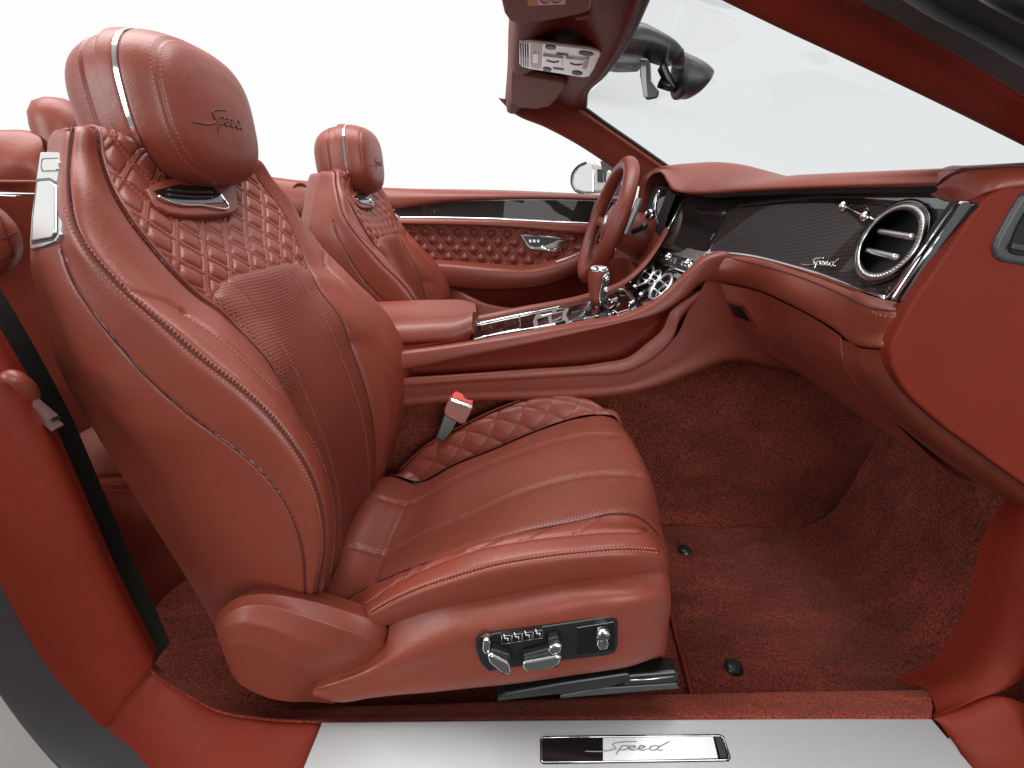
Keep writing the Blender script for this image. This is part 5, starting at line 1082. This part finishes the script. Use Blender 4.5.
# overhead switch console
oc=empty('overhead_console',W(558,58,0),'silver roof switch plate with buttons on the windscreen header','switch console')
oz,on_=hplane(2,.006)
ob=plate('plate',[(519.5,41),(530,42),(590,49.5),(600,52),(600.5,55),(594,70),(589,77),(583,77.5),(530,69),(522,67),(519,64)],oz,on_,.006,M['satin'],oc,bev=.002,seg=3)
for k in range(4): tobj('ridge',[WP(520.5+k*2.4,43+.3*k,oz+on_*.0012,on_),WP(521+k*2.3,66+.4*k,oz+on_*.0012,on_)],.0012,M['grey'],ob,n=6)
lp=plate('reading_lamp',[(530,44),(542,45),(541,69.5),(530,67.5)],oz,on_,.005,M['badgewhite'],ob,bev=.001,lift=.002)
plate('lamp_button',[(533,53.5),(538,54),(538,63.5),(533,63)],oz,on_,.004,M['satin'],lp,bev=.0008,lift=.0035)
for q in ([(543,56),(563,58.5),(562.5,67),(543,64.5)],[(565,58.5),(589,61),(586,70),(564.5,67.5)]): 
    b_=plate('roof_button',q,oz,on_,.004,M['satin'],ob,bev=.001,lift=.0025); c_=np.mean(q,0); tobj('button_groove',spline([WP(c_[0]-6,c_[1]-.8,oz+on_*.003,on_),WP(c_[0],c_[1]+.8,oz+on_*.003,on_),WP(c_[0]+6,c_[1]+.2,oz+on_*.003,on_)],14),.0009,M['black'],b_,n=6)
for x,y,w_,m_ in ((550.5,48,5.5,'black'),(586,54,7.5,'grey'),(547,70,4.5,'black'),(577,73.5,5.5,'grey')): plate('sensor',[(x+w_*math.cos(t_),y+1.9*math.sin(t_)+.12*w_*math.cos(t_)) for t_ in np.linspace(0,2*math.pi,18,endpoint=False)],oz,on_,.003,M[m_],ob,bev=.0003,lift=.0012)
plate('lamp_lens',[(584,60.5),(589,61.5),(586.5,69.5),(582,68.5)],oz,on_,.004,M['white'],ob,bev=.0008,lift=.004)
for a0,a1 in (((556.5,54),(568,55.5)),((553,68.5),(564,70))): tobj('groove',[WP(*a0,oz+on_*.001,on_),WP(*a1,oz+on_*.001,on_)],.0009,M['black'],ob,n=6)
# rear view mirror
rv=empty('rear_view_mirror',W(660,70,0),'black rear-view mirror with sensor housing on the windscreen','rear-view mirror')
def loft(name,secs,mat,parent,n=28,e=2.8):
    """secs: (centre, axis a vector, axis b vector)"""
    K=np.array([np.concatenate(s_) for s_ in secs]); kk=np.arange(len(K)); K=hermite(kk,K,np.linspace(0,len(K)-1,6*len(K)))
    first,last=K[0].copy(),K[-1].copy(); cap=lambda q,s_:np.concatenate([q[:3],q[3:]*s_])
    K=np.concatenate([[cap(first,.3),cap(first,.8)],K,[cap(last,.8),cap(last,.3)]]); secs=[(q[:3],q[3:6],q[6:9]) for q in K]
    rows=[]
    for c,a,b in secs: rows.append([np.asarray(c)+np.asarray(a)*math.copysign(abs(math.cos(w))**(2/e),math.cos(w))+np.asarray(b)*math.copysign(abs(math.sin(w))**(2/e),math.sin(w)) for w in np.linspace(0,2*math.pi,n,endpoint=False)])
    V=np.concatenate(rows); f=[]
    for i in range(len(secs)-1):
        for k in range(n): f.append((i*n+k,i*n+(k+1)%n,(i+1)*n+(k+1)%n,(i+1)*n+k))
    f.append(tuple(range(n))[::-1]); f.append(tuple((len(secs)-1)*n+k for k in range(n))); return obj(name,V,f,mat,parent)
def sec(top,bot,Y,hw): a=W(*top,Y); b=W(*bot,Y); return ((a+b)/2,A(0,hw,0),(a-b)/2)
loft('housing',[sec((627,24),(610,50),.0,.035),sec((640,27),(622,55),.0,.05),sec((655,35),(648,58),0,.05),sec((668,42),(664,63),0,.045),sec((677,49),(673,64),0,.035),sec((680,52),(678,60),0,.02)],M['grey'],rv)
loft('sensor_box',[sec((612,52),(606,68),.02,.03),sec((625,54),(621,69.5),.02,.032),sec((641,56),(640,69),.02,.03)],M['grey'],rv,e=6)
loft('camera_housing',[sec((680,51),(675,60),0,.03),sec((679,54),(676,95),0,.045),sec((690,60),(685,97.5),0,.05),sec((700,66),(694,96),0,.05),sec((706,72),(702,88),0,.045),sec((709,74.5),(708,77),0,.03)],M['grey'],rv,e=3.2)
loft('neck',[sec((664,60),(658,70),0,.012),sec((671,76),(664,82),0,.010),sec((676,86),(672,91),0,.010)],M['black'],rv)
MB().add(tube([W(659,83,0),W(668,86,0),W(676,88,0)],.009,12)).build('ball_joint',M['black'],rv)
# mirror head, a wide shallow shell seen end on
mh=[(640,58),(648.5,58.5),(649.5,80),(655,88),(659,92),(658,98),(646.5,100.5),(643,93),(640,76)]
a0=[W(x,y,-.11) for x,y in mh]; mhp=obj('mirror_head',*prism(a0,unit(A(-.27,-.95,-.20)),.22),M['grey'],rv,smooth=False); bevel(mhp,.004,3)
plate('mirror_face',[(640.3,60),(646,60),(646.5,80),(648,97),(644,97),(641,78)],W(643,80,-.111),A(0,-1,0),.003,M['blackgloss'],mhp,bev=.0005,lift=.0008)
# outer shell beyond the edges of the picture
o_=obj('rear_wing',*rbox(A(-1.18,-.715,.22),A(1,0,0),A(0,1,0),A(0,0,1),.78,.03,.40),M['paint'],pil,smooth=False); bevel(o_,.01,3)
o_=obj('front_wing',*rbox(A(1.18,-.70,.47),A(1,0,0),A(0,1,0),A(0,0,1),.86,.03,.88),M['paint'],sill,smooth=False); bevel(o_,.012,3)
o_=obj('rear_bulkhead',*rbox(A(-1.36,0,.45),A(1,0,0),A(0,1,0),A(0,0,1),.22,1.38,.80),M['leather'],rear_,smooth=False); bevel(o_,.03,4)
# ================================================================== camera, light
w=bpy.data.worlds.new('World'); SC.world=w; w.use_nodes=True; t=w.node_tree; L=t.links.new
bgn=t.nodes['Background']; tc=nd(t,'ShaderNodeTexCoord'); sx=nd(t,'ShaderNodeSeparateXYZ'); L(tc.outputs['Generated'],sx.inputs[0])
# a white studio: bright sweep behind the car, dimmer room behind the photographer
mr=nd(t,'ShaderNodeMapRange',interpolation_type='SMOOTHSTEP'); mr.inputs[1].default_value=-.7; mr.inputs[2].default_value=.25; mr.inputs[3].default_value=.30; mr.inputs[4].default_value=1.0; L(sx.outputs[1],mr.inputs[0])
mr2=nd(t,'ShaderNodeMapRange',interpolation_type='SMOOTHSTEP'); mr2.inputs[1].default_value=-.5; mr2.inputs[2].default_value=-.05; mr2.inputs[3].default_value=.32; mr2.inputs[4].default_value=1.0; L(sx.outputs[2],mr2.inputs[0])
ml=nd(t,'ShaderNodeMath',operation='MULTIPLY'); L(mr.outputs[0],ml.inputs[0]); L(mr2.outputs[0],ml.inputs[1])
bgn.inputs[0].default_value=(.985,.985,.99,1); L(ml.outputs[0],bgn.inputs[1])
def area(name,loc,target,sx_,sy_,power,col=(1,1,1)):
    l=bpy.data.lights.new(name,'AREA'); l.shape='RECTANGLE'; l.size=sx_; l.size_y=sy_; l.energy=power; l.color=col
    o=bpy.data.objects.new(name,l); COL.objects.link(o); o.location=loc; d=Vector(target)-Vector(loc); o.rotation_euler=d.to_track_quat('-Z','Y').to_euler(); return o
area('overhead_softbox',(-.5,-.1,3.2),(-.5,-.1,0),4.2,1.8,175)
area('rear_side_fill',(-2.6,-2.2,1.7),(-.4,-.5,.7),1.6,1.2,50)  # added unseen lamp, brightens the chrome strip, seat side and rear bench
area('door_side_softbox',(.9,-3.2,1.25),(.4,-.2,.4),2.0,1.2,56)
cd=bpy.data.cameras.new('camera'); cd.sensor_width=36; cd.lens=F/1024*36; cd.clip_start=.02; cd.clip_end=200
co=bpy.data.objects.new('camera',cd); COL.objects.link(co); co.location=CAM; co.rotation_euler=(math.pi/2-PITCH,0,0); SC.camera=co
SC.view_settings.view_transform='Standard'; SC.view_settings.look='None'; SC.view_settings.exposure=0; SC.view_settings.gamma=1
SC.cycles.max_bounces=10; SC.cycles.use_denoising=True
